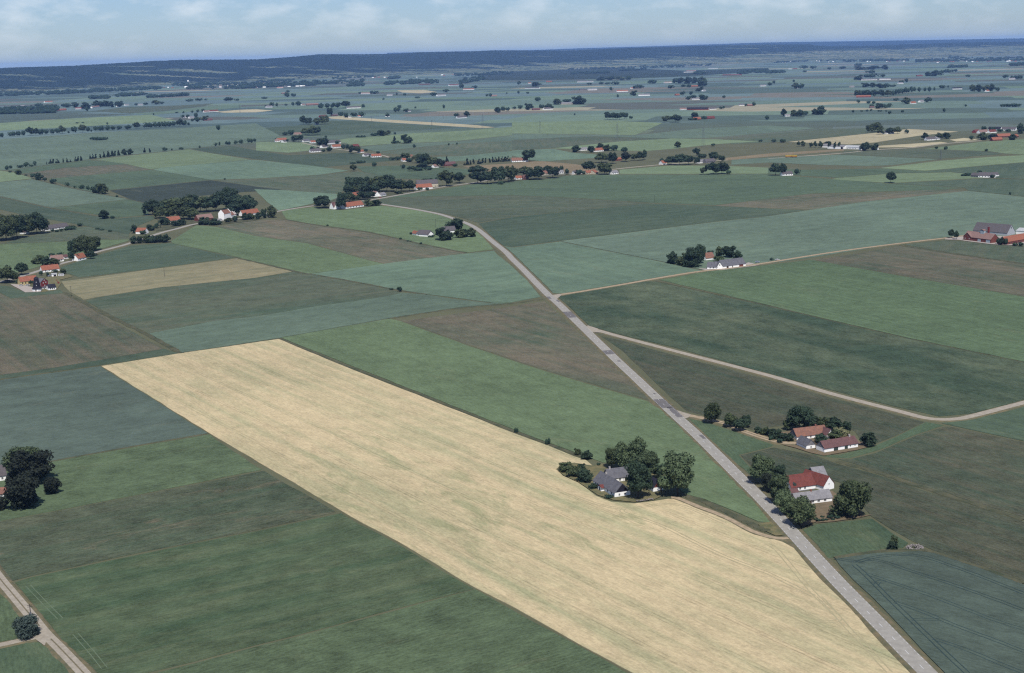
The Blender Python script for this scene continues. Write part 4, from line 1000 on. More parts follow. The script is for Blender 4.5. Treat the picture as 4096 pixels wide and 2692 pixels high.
# ---- middle distance, right
trees('around the farm above the far village', 'trees above the far village', 'M2', 'bush', 'dark', [(595, 484, 98, 62), (735, 487, 72, 62), (825, 467, 72, 62), (880, 472, 92, 56), (940, 474, 62, 52), (965, 472, 46, 56)])
trees('around the copper beech above the far village', 'trees above the far village', 'M2', 'round', 'dark', [(835, 582, 115, 92), (930, 592, 84, 98), (1045, 492, 62, 52), (1058, 572, 98, 88, 'copper'), (1140, 562, 72, 62), (1190, 562, 72, 82), (1228, 557, 48, 88), (165, 572, 115, 112)])
trees('around the grey farm right of the far village', 'trees right of the far village', 'M2', 'round', 'dark', [(1390, 592, 42, 56), (1480, 602, 115, 78), (1560, 607, 124, 104), (1640, 602, 104, 88), (1720, 597, 72, 62), (1715, 522, 62, 72), (1760, 552, 84, 52), (1880, 562, 92, 72), (1945, 577, 62, 62)])
trees('in the clump below the grey farm', 'clump below the grey farm', 'M2', 'round', 'dark', [(1780, 692, 64, 62), (1870, 692, 124, 104), (1950, 687, 114, 98), (2015, 692, 48, 42)])
trees('alone right of the middle', 'single field bushes', 'M2', 'bush', 'dark', [(1545, 442, 66, 54), (1870, 431, 36, 28), (2312, 393, 34, 26), (2370, 187, 46, 42), (587, 143, 20, 20)])
trees('in the clump left of the red barn', 'clumps beside the red barn', 'M2', 'round', 'dark', [(890, 182, 62, 66), (940, 184, 72, 66), (1000, 184, 84, 66), (1045, 177, 62, 60), (1105, 176, 36, 28), (1440, 207, 84, 56), (1520, 207, 114, 66)])
trees('at the red barn farm', 'trees at the red barn', 'M2', 'bush', 'dark', [(1700, 166, 72, 56), (1780, 181, 52, 36), (1680, 186, 84, 20), (1945, 86, 42, 26), (1968, 83, 18, 28)])
trees('around the cream farm far off', 'trees at the cream farm', 'M2', 'bush', 'dark', [(20, 89, 42, 30), (75, 86, 52, 42), (155, 91, 78, 62), (275, 81, 52, 42), (342, 87, 84, 52), (420, 41, 78, 52), (510, 20, 78, 26), (2175, 59, 28, 26), (2252, 56, 36, 42)])
trees('at the white cottage in the right distance', 'trees in the right distance', 'M3', 'bush', 'dark', [(150, 151, 58, 66), (245, 151, 66, 62), (300, 153, 72, 62), (345, 146, 56, 46), (435, 134, 66, 52), (490, 137, 92, 78), (790, 119, 28, 28), (1132, 131, 34, 30), (840, 31, 36, 34), (870, 108, 24, 14), (920, 108, 24, 20), (962, 104, 24, 22), (1030, 108, 24, 14), (1050, 108, 20, 14), (1098, 110, 18, 16), (1253, 116, 28, 24), (1637, 116, 32, 40), (1830, 63, 32, 24)])
trees('in the long hedge at the far right', 'trees in the right distance', 'M3', 'bush', 'dark', [(2185, 62, 60, 24), (2230, 63, 70, 28), (2280, 63, 76, 30), (2325, 61, 60, 28)])
trees('at the brown-roofed farm in the right distance', 'trees in the right distance', 'M3', 'bush', 'dark', [(960, 72, 46, 34), (1035, 79, 84, 52), (1080, 79, 60, 40), (1130, 73, 52, 42), (935, 36, 42, 28), (985, 41, 36, 30), (1190, 9, 52, 28), (1285, 37, 94, 62), (1490, 21, 66, 46)])
trees('around the farm in the straw field', 'trees in the straw field', 'M3', 'round', 'dark', [(960, 300, 98, 62), (1020, 297, 114, 82), (1050, 320, 78, 42), (1135, 317, 66, 56), (1205, 317, 72, 68), (1285, 314, 48, 40)])
trees('around the white house right of the straw field', 'trees right of the straw field', 'M3', 'bush', 'dark', [(1460, 370, 74, 66), (1590, 367, 74, 62), (1655, 360, 78, 62)])
trees('in front of the long white barns', 'poplars at the white barns', 'M3', 'poplar', 'dark', [(290, 432, 44, 46), (330, 435, 46, 50), (403, 440, 36, 46), (443, 442, 34, 52), (490, 445, 42, 62), (570, 452, 32, 62), (618, 454, 32, 60), (660, 454, 32, 56), (545, 412, 64, 28)])
trees('right of the long white barns', 'trees at the white barns', 'M3', 'bush', 'dark', [(905, 472, 98, 82), (985, 467, 74, 68)])
trees('in the orange village at the right edge', 'trees in the right edge village', 'M3', 'bush', 'dark', [(1895, 373, 48, 42), (1995, 372, 94, 72), (2080, 362, 72, 52), (2275, 372, 74, 52), (2005, 287, 48, 46), (2090, 292, 62, 42), (2345, 312, 84, 88), (2150, 300, 60, 30), (2230, 300, 50, 30)])
trees('alone on the fields right of the white barns', 'single field bushes', 'M3', 'bush', 'dark', [(1566, 456, 30, 26), (1652, 463, 34, 32), (2027, 479, 38, 26), (55, 393, 48, 30), (140, 396, 58, 34)])
trees('around the white house left of the lone tree', 'trees left of the lone tree', 'M3', 'round', 'dark', [(70, 702, 98, 114), (140, 702, 78, 112), (275, 693, 60, 54)])
trees('at the grey farm right of the lone tree', 'bushes right of the lone tree', 'M3', 'bush', 'dark', [(1965, 681, 44, 30), (2085, 723, 48, 28), (1840, 706, 82, 20), (1870, 704, 40, 26)])
trees('alone beyond the wide blue-green field', 'single field bushes', 'DD', 'bush', 'dark', [(2250, 186, 22, 32)])
# ---- far
trees('in the far distance', 'far trees', 'F1', 'bush', 'dark', [(80, 686, 62, 16), (285, 671, 52, 46), (350, 669, 46, 36), (295, 630, 40, 25), (965, 641, 26, 20), (1100, 640, 84, 26), (1310, 651, 22, 22), (1383, 661, 28, 28), (1650, 661, 62, 36), (1765, 626, 62, 30), (1500, 681, 46, 16), (1188, 698, 24, 22), (2145, 666, 32, 26), (2175, 666, 36, 32), (2330, 646, 16, 22), (1910, 591, 38, 46), (2030, 591, 52, 30)])
trees('in the far distance', 'far trees', 'F2', 'bush', 'dark', [(65, 556, 32, 36), (215, 571, 124, 36), (925, 616, 40, 42), (720, 556, 46, 18), (830, 553, 46, 26), (890, 554, 52, 24), (960, 554, 82, 26), (840, 515, 100, 36), (920, 515, 110, 38), (1010, 515, 110, 38), (1080, 513, 70, 36), (1300, 546, 84, 36), (1520, 541, 62, 46), (1570, 543, 74, 56), (1640, 546, 94, 62), (1700, 543, 64, 58), (1770, 571, 84, 92), (1590, 579, 42, 26), (1645, 581, 46, 30), (1480, 593, 66, 34), (1745, 616, 82, 42), (1590, 656, 46, 44), (1665, 651, 38, 38), (1635, 696, 52, 36), (1690, 681, 62, 30), (1785, 696, 88, 52), (1970, 681, 28, 30), (1135, 657, 74, 48), (1180, 590, 100, 30), (985, 679, 20, 38), (60, 640, 26, 28), (145, 640, 30, 20), (240, 714, 58, 44), (418, 740, 72, 52), (510, 716, 78, 26), (620, 738, 120, 82)])
trees('in the far distance on the right', 'far trees', 'F3', 'bush', 'dark', [(55, 546, 24, 32), (15, 566, 42, 36), (255, 591, 74, 50), (300, 591, 70, 46), (240, 536, 22, 30), (840, 511, 84, 50), (930, 491, 80, 34), (980, 486, 80, 36), (1055, 486, 64, 32), (1285, 539, 36, 46), (1240, 546, 42, 34), (900, 579, 94, 42), (970, 581, 74, 46), (1040, 587, 94, 46), (1100, 585, 64, 42), (1160, 573, 62, 16), (1620, 591, 58, 34), (1670, 586, 24, 26), (1900, 616, 64, 58), (1960, 620, 74, 62), (2020, 617, 74, 62), (2080, 614, 64, 66), (2130, 619, 44, 38), (1480, 476, 74, 46), (1550, 476, 84, 52), (1610, 471, 64, 50), (1680, 441, 94, 26), (1745, 436, 34, 26), (1857, 483, 44, 22), (2205, 496, 48, 34), (2290, 501, 74, 30), (2340, 506, 64, 42), (340, 440, 40, 18), (570, 418, 36, 26), (690, 410, 60, 26), (330, 408, 80, 30), (420, 406, 70, 26), (870, 416, 140, 36), (980, 416, 130, 38), (1090, 414, 90, 38), (950, 446, 90, 22)])
trees('in the far avenue on the right', 'far avenue on the right', 'F3', 'round', 'dark', [(830, 672, 64, 62), (880, 670, 64, 56), (930, 670, 74, 60), (990, 670, 74, 64), (1050, 670, 74, 64), (1110, 667, 74, 62)] + row(1160, 657, 1330, 627, 7, 42, 56, 9) + [(1360, 624, 32, 50), (1407, 624, 36, 50), (1455, 622, 36, 50), (1500, 620, 36, 46), (1548, 620, 22, 42)])
trees('in the far-left village', 'far trees', 'M0', 'bush', 'dark', [(360, 60, 70, 30), (450, 62, 60, 20), (620, 72, 80, 40), (700, 70, 90, 50), (800, 84, 80, 60), (812, 105, 30, 36), (900, 66, 100, 60), (970, 62, 100, 58), (1040, 68, 70, 50), (1110, 64, 80, 56), (1270, 52, 40, 22), (1355, 46, 40, 26), (1450, 42, 90, 42), (1500, 38, 50, 22), (1760, 14, 70, 24), (1850, 8, 70, 24), (1915, 6, 30, 20), (2120, 10, 80, 36), (2200, 6, 50, 20)])

# the 300 that show largest are things of their own, the rest one far mass
PLANTS.sort(key=lambda q: -q['area'])
TREE_MAX = 300
counts = {'tree': 0, 'bush': 0, 'conifer': 0}
KIND_NAME = {'round': 'broadleaf_tree', 'bush': 'bushy_tree', 'conifer': 'conifer_tree', 'poplar': 'poplar_tree'}
keep = []; rest = []
for q in PLANTS:
    (keep if len(keep) < TREE_MAX or (q['kind'] in ('conifer', 'poplar')) else rest).append(q)
from collections import defaultdict
bysite = defaultdict(list)
for q in keep: bysite[q['site']].append(q)
LEAFWORD = {'olive': 'olive green', 'dark': 'dark green', 'mid': 'mid green', 'copper': 'dark copper', 'willow': 'silver-grey', 'flower': 'cream-flowering', 'yellow': 'yellow', 'needle': 'dark'}
for site, lst in bysite.items():
    byk = defaultdict(list)
    for q in lst:
        small = q['h'] < 6.5 and q['kind'] == 'bush'
        word = {'round': 'broadleaf tree', 'bush': 'bush' if small else 'bushy tree', 'conifer': 'conifer', 'poplar': 'poplar'}[q['kind']]
        q['word'] = word; byk[(LEAFWORD[q['leaf']].replace('dark green', 'dense green'), word)].append(q)
    for (lw, word), qs in byk.items():
        qs.sort(key=lambda q: q['sx'])
        for i, q in enumerate(qs):
            q['label'] = ('%s %s %s' % (lw, word, site)) if len(qs) == 1 else ('%s %s, %s from left %s' % (lw, word, ordinal(i + 1), site))
tr = random.Random(21)
vr = random.Random(8)
for n_, q in enumerate(keep):
    lod = 'near' if q['hp'] > 70 else ('mid' if q['hp'] > 22 else 'far')
    nv = {'near': 5, 'mid': 5, 'far': 4}[lod]
    i = tr.randrange(nv)
    nm = 'bush' if q['word'] == 'bush' else KIND_NAME[q['kind']]
    e = empty(nm, (q['p'].x, q['p'].y, 0.0), tr.uniform(0, 6.28))
    tag(e, q['label'], 'bush' if nm == 'bush' else 'tree', q['group'])
    t = link('trunk' if nm != 'bush' else 'stem', trunk_for(q['kind'], tr.randrange(4)), e)
    t.scale = (q['h'] * .55, q['h'] * .55, q['h'])
    if nm == 'bush': t.scale = (q['h'] * .4, q['h'] * .4, q['h'] * .7)
    lf = 'olive' if (q['leaf'] == 'dark' and vr.random() < .33) else q['leaf']
    c = link('crown', crown_for(q['kind'], lod, lf, i), e)
    asp = tr.uniform(.93, 1.07)
    c.scale = (q['w'] * 1.06 * asp, q['w'] * 1.06, q['h'])

# ---- far woods and far small trees: one mass each
def mass(name, items, label, cat, seed=1, n_leaf=34):
    r = np.random.default_rng(seed)
    V = []; F = []
    bm = bmesh.new(); bmesh.ops.create_icosphere(bm, subdivisions=1, radius=.5)
    iv = np.array([v.co[:] for v in bm.verts]); fi = [[v.index for v in q.verts] for q in bm.faces]; bm.free()
    for (x, y, w, h) in items:
        for k in range(3):
            b = len(V)
            s = np.array([w * r.uniform(.55, .8), w * r.uniform(.55, .8), h * r.uniform(.6, .85)])
            o = np.array([x + w * r.uniform(-.28, .28), y + w * r.uniform(-.28, .28), h * r.uniform(.42, .62)])
            pv = iv * s * r.uniform(.82, 1.18, size=(len(iv), 1)) + o
            pv[:, 2] = np.maximum(pv[:, 2], -.2)
            V += [tuple(p) for p in pv]; F += [tuple(b + i for i in t_) for t_ in fi]
        m_ = n_leaf
        d = r.normal(size=(m_, 3)); d /= np.linalg.norm(d, axis=1)[:, None]
        P = d * np.array([w * .5, w * .5, h * .42]) + np.array([x, y, h * .55])
        t_ = r.normal(size=(m_, 3)); t_ /= np.linalg.norm(t_, axis=1)[:, None]
        u_ = np.cross(t_, d); s_ = w * .11
        for a, b2, c2 in zip(P, t_, u_):
            b = len(V)
            V += [tuple(a + b2 * s_), tuple(a + c2 * s_), tuple(a - b2 * s_), tuple(a - c2 * s_)]
            F.append((b, b + 1, b + 2, b + 3))
    me = bpy.data.meshes.new(name); me.from_pydata(V, [], F); me.materials.append(LEAF_FAR); me.update()
    o = link(name, me); tag(o, label, cat, None, 'stuff')
    return o
def leaf_far():
    m, nt, b = principled('far_leaves', 0.9, 0.0)
    oc = objcoord(nt)
    f = remap(nt, noise_n(nt, oc, 0.03, 4.0, 0.7), 0.34, 0.66)
    nt.links.new(mixc(nt, f, seen((66, 84, 68)), seen((48, 66, 58))), b.inputs['Base Color'])
    return m
LEAF_FAR = leaf_far()
if rest:
    mass('far_trees', [(q['p'].x, q['p'].y, q['w'], q['h']) for q in rest], 'small scattered trees and bushes of the far fields', 'trees', 2)
def belt(specs, seed, hm=13):
    r = random.Random(seed); out = []
    for (tile, u0, v0, u1, v1, n, depth) in specs:
        for i in range(int(n * 2.3)):
            t = r.random()
            p = ground(tile, u0 + (u1 - u0) * t, v0 + (v1 - v0) * t - r.random() ** 1.5 * depth)
            h = r.uniform(.5, 1.25) * hm
            out.append((p.x, p.y, h * r.uniform(.9, 2.6), h))
    return out
mass('wood', belt([('M0', -200, 138, 530, 122, 150, 50)], 3, 15), 'dark wood at the left edge in the distance', 'wood', 4, 20)
mass('far_woods', belt([('F0', -200, 672, 700, 640, 90, 24), ('F0', 500, 645, 1500, 600, 130, 24), ('F0', -200, 602, 700, 580, 100, 44), ('F0', 600, 575, 1550, 545, 120, 44), ('F0', 850, 690, 1000, 686, 14, 14), ('F0', 1090, 670, 1350, 655, 22, 16), ('F0', 1380, 680, 1470, 676, 12, 14), ('F0', 1500, 676, 1750, 660, 18, 12), ('F0', 1740, 600, 2000, 595, 20, 26),
                        ('F0', 1600, 570, 2380, 560, 50, 20), ('F0', 2100, 600, 2380, 590, 30, 26), ('F1', 0, 585, 560, 565, 90, 44), ('F1', 0, 540, 350, 520, 24, 14), ('F1', 560, 555, 1000, 545, 40, 30), ('F1', 700, 510, 1150, 480, 60, 50), ('F1', 850, 575, 1000, 570, 14, 20), ('F1', 1200, 560, 1700, 545, 40, 26), ('F1', 1230, 505, 1340, 500, 22, 14),
                        ('F1', 1300, 460, 1800, 450, 50, 20), ('F1', 1400, 540, 1650, 530, 24, 20), ('F1', 1900, 555, 2120, 510, 30, 44), ('F1', 1850, 480, 2380, 460, 46, 24), ('F1', 350, 500, 700, 490, 26, 14), ('F2', 300, 370, 900, 360, 40, 14), ('F2', 100, 410, 500, 400, 30, 16), ('F2', 500, 415, 1150, 405, 60, 26), ('F2', 550, 460, 900, 450, 40, 16), ('F2', 1200, 405, 1600, 395, 60, 40), ('F2', 1000, 430, 1250, 420, 24, 12), ('F2', 1250, 345, 1900, 330, 50, 24),
                        ('F2', 1450, 385, 1850, 380, 36, 20), ('F2', 1900, 320, 2380, 310, 40, 20), ('F2', 2100, 460, 2380, 445, 40, 32), ('F2', 1690, 462, 1800, 458, 12, 12), ('F2', 1900, 355, 2200, 345, 30, 16), ('F3', -20, 455, 150, 445, 24, 20), ('F3', 60, 355, 380, 340, 40, 44), ('F3', 480, 340, 710, 330, 30, 34), ('F3', 700, 345, 1300, 335, 56, 18), ('F3', 1370, 350, 1540, 345, 24, 30), ('F3', 1560, 345, 2380, 335, 100, 32),
                        ('F3', 1680, 315, 1770, 312, 14, 20), ('F3', 2250, 385, 2380, 380, 18, 18), ('F3', 1380, 280, 1540, 270, 20, 24), ('F3', 1770, 265, 1850, 258, 12, 12), ('F3', 1880, 245, 2000, 240, 16, 22), ('F3', 2080, 245, 2380, 255, 46, 34), ('F3', 1220, 298, 1310, 294, 10, 12), ('F3', 950, 290, 1060, 285, 12, 14), ('F3', 590, 270, 700, 265, 12, 14), ('F3', 1670, 402, 1850, 396, 14, 14), ('F3', 820, 385, 860, 380, 6, 18)], 5, 18), 'woods and village trees in the far distance', 'woods', 6, 14)
# ------------------------------------------------------------------ buildings
BOXES = {}
def box_mesh(name, sx, sy, sz, mat):
    key = (name, round(sx, 2), round(sy, 2), round(sz, 2), mat.name)
    if key not in BOXES:
        mb = MB(); mb.box(-sx / 2, sx / 2, -sy / 2, sy / 2, 0, sz); BOXES[key] = mb.mesh(name, mat)
    return BOXES[key]
def frame_mesh(w, h):
    key = ('frame', round(w, 2), round(h, 2))
    if key not in BOXES:
        mb = MB(); t = .10
        mb.box(-w / 2, -w / 2 + t, -.05, .05, 0, h); mb.box(w / 2 - t, w / 2, -.05, .05, 0, h)
        mb.box(-w / 2 + t, w / 2 - t, -.05, .05, 0, t); mb.box(-w / 2 + t, w / 2 - t, -.05, .05, h - t, h)
        mb.box(-t / 2, t / 2, -.05, .05, t, h - t)
        BOXES[key] = mb.mesh('frame', FRAME)
    return BOXES[key]

def opening(root, kind, x, y, z, w, h, mat, rz=0.0, frame=False):
    o = link(kind, box_mesh(kind, w, .10, h, mat), root)
    o.location = (x, y, z); o.rotation_euler = (0, 0, rz)
    if frame:
        f = link('frame', frame_mesh(w + .06, h + .06), o); f.location = (0, -.05, -.03)
    return o

def house(name, label, tile, x1, y1, x2, y2, depth, wh, rh, roof, wall, cat='house', wins=(), doors=(), chim=(), gable=False, gwin=(), near=False,
          doormat=None, gwall=None, group=None, ww=.9, wz=.9, wht=1.1, plinth=False, over=.35, ext=None):
    a = ground(tile, x1, y1); b = ground(tile, x2, y2)
    d = b - a; L = d.length; rz = math.atan2(d.y, d.x)
    if ext: L *= ext
    root = empty(name, (a.x, a.y, 0.05), rz)
    tag(root, label, cat, group)
    D = depth; t = .20
    prof = lambda s: [(0, -.1), (s, -.1), (s, wh), (s / 2, wh + rh), (0, wh)]
    span = L if gable else D
    mb = MB()
    mb.prism(prof(span), 'y' if gable else 'x', 0, D if gable else L)
    mb.build('wall', WALL[wall], root)
    sl = rh / (span / 2); ov = over
    ra = MB()
    rp = [(-ov, wh - ov * sl + .03), (span / 2, wh + rh + .03), (span + ov, wh - ov * sl + .03), (span + ov, wh - ov * sl + .03 + t), (span / 2, wh + rh + .03 + t * 1.25), (-ov, wh - ov * sl + .03 + t)]
    ra.prism(rp, 'y' if gable else 'x', -.25, (D if gable else L) + .25)
    ro = ra.build('roof', ROOF[roof], root)
    if gwall:      # boarded gable above the eaves
        for e in ((0, D) if gable else (0, L)):
            g_ = MB(); w0 = span * .06
            tri = [(w0, wh + .06), (span - w0, wh + .06), (span / 2, wh + rh - .16)]
            s0, s1 = (e - .05, e) if e == 0 else (e, e + .05)
            g_.prism(tri, 'y' if gable else 'x', s0, s1)
            g_.build('gable_boarding', WALL[gwall], root)
    if plinth:
        pl = MB(); pl.box(-.04, L + .04, -.04, D + .04, -.1, .35); pl.build('plinth', STONE, root)
    for x in wins:
        opening(root, 'window', x * L, -.02, wz, ww, wht, GLASS, 0, near)
    for it in doors:
        x, w, h = it[:3]; dm = it[3] if len(it) > 3 else (doormat or DOORB)
        opening(root, 'door', x * L, -.03, 0.0, w, h, dm)
    for (s_, q, z, w, h) in gwin:      # side: 'l','r','f'; position along that side 0..1; height
        if s_ == 'l': opening(root, 'window', -.02, q * D, z, w, h, GLASS, -math.pi / 2, near)
        elif s_ == 'r': opening(root, 'window', L + .02, q * D, z, w, h, GLASS, math.pi / 2, near)
        else: opening(root, 'window', q * L, -.02, z, w, h, GLASS, 0, near)
    for it in chim:
        x = it if isinstance(it, (int, float)) else it[0]; cm = CHIM if isinstance(it, (int, float)) else it[1]
        c = MB()
        cx, cy = (L / 2, x * D) if gable else (x * L, D / 2)
        c.box(cx - .35, cx + .35, cy - .35, cy + .35, wh + rh - .6, wh + rh + .95)
        c.box(cx - .42, cx + .42, cy - .42, cy + .42, wh + rh + .951, wh + rh + 1.1)
        c.build('chimney', cm, ro)
    return root, L

# ---- half-timbered farm in the wheat
r_, L_ = house('farmhouse', 'grey-thatched wing with red porch at the edge of the wheat', 'E', 590, 985, 880, 1162, 8.2, 2.4, 3.9, 'grey', 'white', wins=(.12, .2, .68, .86), chim=((.25, CHIMW),), gwin=(('r', .3, .9, .8, .9), ('r', .65, .9, .8, .9)), near=True, gwall='dark', plinth=True)
pm = MB(); pm.box(.36 * L_, .52 * L_, -1.6, -.05, -.05, 2.1); po = pm.build('porch', WALL['white'], r_)
pr = MB(); pr.prism([(.33 * L_, 2.0), (.44 * L_, 2.95), (.55 * L_, 2.0), (.55 * L_, 2.15), (.44 * L_, 3.12), (.33 * L_, 2.15)], 'y', -1.85, .5); pr.build('porch_roof', ROOF['red'], po)
opening(r_, 'door', .44 * L_, -1.63, 0, 1.0, 1.9, DOORG)
r_, L_ = house('barn', 'grey-thatched half-timbered back wing of the wheat farm', 'E', 800, 965, 1230, 912, 7.6, 2.4, 3.6, 'grey', 'white', cat='barn', wins=(.35, .72), doors=((.55, 1.6, 2.0, DOORB),), chim=((.12, CHIMW), (.78, CHIMW)), near=True, gwall='dark')
for k in range(9):
    tb = MB(); tb.box(L_ * k / 8.5 - .08, L_ * k / 8.5 + .08, -.045, 0, 0, 2.35); tb.build('timber_post', WALL['dark'], r_)
house('barn', 'small dark-roofed barn with brown gable right of the wheat farm', 'E', 1405, 1088, 1552, 1062, 16.0, 2.2, 3.4, 'dark', 'white', cat='barn', gable=True, gwall='brick', near=True, doors=((.7, .9, 1.8),))
# ---- white barn farm
r_, L_ = house('barn', 'long white barn with brown roof and two dark green doors', 'B1', 1055, 788, 1855, 655, 7.0, 2.45, 2.9, 'brown', 'white', cat='barn', doors=((.342, 2.7, 2.3, DOORG), (.648, 2.0, 2.3, DOORG)), wins=(.77, .91), ww=.5, wht=.7, wz=1.2, near=False, gwall='grey', plinth=True, chim=((.86, CHIMW),))
house('outhouse', 'small white outhouse with grey gable roof beside the long barn', 'B1', 625, 708, 840, 678, 9.4, 2.0, 2.9, 'grey', 'white', cat='outhouse', gable=True, gwin=(('f', .52, .7, .7, 1.0),), near=True, gwall='grey', plinth=True)
house('farmhouse', 'white farmhouse with weathered orange tile roof behind the outhouse', 'B1', 400, 492, 1130, 400, 7.4, 2.2, 3.3, 'mottled', 'white', wins=(.3, .45, .62), gwin=(('l', .3, .7, .8, 1.0), ('l', .7, .7, .8, 1.0)), chim=(.72,), near=True, gwall='grey')
house('barn', 'brown-roofed cross wing at the right end of the orange farmhouse', 'B1', 1110, 455, 1290, 425, 8.0, 2.2, 2.7, 'brown', 'white', cat='barn', gable=True)
# ---- red-roofed farm
house('farmhouse', 'low white house with pale grey roof fronting the red-roofed farm', 'B2', 940, 1030, 1595, 948, 7.0, 2.2, 2.7, 'pale', 'white', wins=(.34, .46, .62, .80), doors=((.40, .9, 1.9, DOORB),), chim=((.5, CHIM),), near=True, ww=1.2, plinth=True)
r_, L_ = house('barn', 'white barn wing with red tiled roof and green dormer', 'B2', 850, 775, 1290, 716, 10.0, 2.3, 4.3, 'red', 'white', cat='barn', wins=(.36, .56), doors=((.14, 1.4, 2.1, DOORG),), near=True, plinth=True)
dm = MB(); dm.prism([(.10 * L_, 2.4), (.22 * L_, 2.4), (.22 * L_, 3.6), (.16 * L_, 4.3), (.10 * L_, 3.6)], 'y', .25, 2.4); dm.build('dormer', DOORG, r_)
house('barn', 'white gabled wing with red tiled roof facing the big dark tree', 'B2', 1440, 752, 1630, 700, 15.0, 2.5, 3.9, 'red', 'white', cat='barn', gable=True, gwin=(('f', .5, 2.6, .5, .6),), near=True)
house('barn', 'pale grey-roofed shed behind the red roofs', 'B2', 1275, 575, 1500, 548, 8.0, 2.3, 3.4, 'pale', 'grey', cat='shed')
house('outhouse', 'small brown-roofed lean-to left in the red farm courtyard', 'B2', 850, 850, 980, 835, 3.5, 1.8, 1.2, 'brown', 'white', cat='shed')
# ---- house at the left edge
house('farmhouse', 'white house with grey-brown roof cut by the left edge', 'W', -190, 735, 88, 690, 8.5, 2.8, 4.3, 'purple', 'white', gwin=(('r', .5, 1.0, .9, 1.2), ('r', .5, 4.2, .8, 1.0)), wins=(.5, .8), near=True)
house('outhouse', 'low white outhouse with orange-brown roof at the left edge', 'W', -200, 945, 92, 905, 5.5, 2.2, 2.2, 'mottled', 'white', cat='outhouse', wins=(.75, .9), near=True)
# ---- brick farm
house('barn', 'great grey-roofed white barn behind the brick farm', 'B4', 840, 545, 1872, 632, 16.0, 3.2, 7.9, 'purple', 'silver', cat='barn', gwin=(('r', .5, 7.2, 1.4, 2.0),), doors=((.2, 3.2, 3.0, DOORW), (.55, 3.2, 3.0, DOORW)))
r_, L_ = house('barn', 'brick barn with pale roof, white gates and a cupola', 'B4', 560, 752, 1375, 858, 12.0, 4.0, 5.2, 'pink', 'brick', cat='barn', doors=((.58, 4.2, 3.1, DOORW), (.90, 5.4, 3.3, DOORW)), plinth=True)
gw = MB(); gw.prism([(0, -.1), (.29 * L_, -.1), (.29 * L_, 4.1), (.145 * L_, 8.2), (0, 4.1)], 'y', -.5, 5.8); gg = gw.build('front_gable', WALL['brick'], r_)
gr_ = MB(); gr_.prism([(-.4, 3.8), (.145 * L_, 8.3), (.29 * L_ + .4, 3.8), (.29 * L_ + .4, 4.05), (.145 * L_, 8.6), (-.4, 4.05)], 'y', -.8, 5.9); gr_.build('gable_roof', ROOF['pink'], gg)
for x in (.07, .22): opening(gg, 'window', x * L_, -.53, 1.6, 1.0, 1.1, FRAME)
cp = MB(); cp.box(.50 * L_, .63 * L_, 4.4, 7.6, 7.9, 11.6); cb = cp.build('cupola', DOORW, r_)
cq = MB(); cq.prism([(.49 * L_, 11.5), (.565 * L_, 12.6), (.64 * L_, 11.5), (.64 * L_, 11.7), (.565 * L_, 12.85), (.49 * L_, 11.7)], 'y', 4.1, 7.9); cq.build('cupola_roof', ROOF['pink'], cb)
cs = MB(); cs.box(.72 * L_, .72 * L_ + 1.5, 6.0, 7.5, 8.6, 15.2); cs.box(.72 * L_ - .15, .72 * L_ + 1.65, 5.85, 7.65, 15.201, 15.6); cs.build('chimney', WALL['red'], r_)
r_, L_ = house('farmhouse', 'long brick house with bright orange roof at the right edge', 'B4', 1870, 905, 2700, 760, 11.0, 3.2, 4.6, 'orange', 'brick', wins=(.08, .16, .30, .40, .5, .62, .75), ww=1.1, plinth=True)
for x in (.24, .36):
    sk = MB(); sk.box(x * L_, x * L_ + 1.8, 2.3, 3.4, 5.0, 5.15)
    so = sk.build('skylight', GLASS, r_); so.location.z = .12
house('barn', 'large white sheet-roofed shed at the right edge', 'B4', 2130, 585, 2800, 640, 16.0, 4.0, 2.4, 'white', 'white', cat='shed')
# ---- white thatched farm on the lane
house('farmhouse', 'white front wing with grey thatch at the lane bend', 'B3', 1118, 696, 1372, 702, 8.4, 2.3, 4.0, 'grey', 'white', wins=(.3, .6), gwall='brick', near=False, gwin=(('l', .3, .2, 1.4, 1.9), ('l', .75, .2, 1.4, 1.9)))
house('farmhouse', 'white gable end with attic window on the thatched farm', 'B3', 1350, 704, 1493, 690, 9.0, 2.4, 4.3, 'grey', 'white', gable=True, gwin=(('f', .5, 3.4, .9, 1.3),))
house('barn', 'long grey-thatched barn with white and brick wall on the lane', 'B3', 1500, 690, 2040, 622, 11.0, 2.6, 5.0, 'grey', 'white', cat='barn', doors=((.2, 2.4, 2.2, DOORB), (.42, 1.0, 2.0), (.80, 5.0, 2.4, WALL['brick'])))
house('farmhouse', 'orange-roofed house between the trees of the thatched farm', 'B3', 1100, 490, 1300, 465, 8.0, 2.3, 4.6, 'mottled', 'white')
# ---- mill farm
r_, L_ = house('farmhouse', 'yellow house with bright orange roof beside the black mill', 'B5', 655, 968, 1190, 905, 8.0, 3.6, 3.9, 'orange', 'yellow', wins=(.13, .31, .6, .8), ww=1.0, wht=1.4, wz=1.2, chim=((.5, CHIM),))
r_, L_ = house('farmhouse', 'tall red wooden house with white-framed gable windows', 'B5', 1300, 1065, 1545, 1015, 9.0, 5.6, 3.2, 'grey', 'red', gable=True)
for (x, z) in ((.5, 6.6), (.36, 4.2), (.68, 4.4), (.52, 1.6)):
    opening(r_, 'window', x * L_, -.03, z, 1.2, 1.25, FRAME)
for x in (0.02, .98):
    cbm = MB(); cbm.box(x * L_ - .15, x * L_ + .15, -.08, -.02, 0, 5.5); cbm.build('corner_board', FRAME, r_)
house('outhouse', 'white outhouse with black hipped roof right of the mill', 'B5', 1545, 1128, 1785, 1100, 7.0, 2.5, 2.6, 'dark', 'white', cat='outhouse', wins=(.25, .5, .75), ww=1.0, wht=1.0)
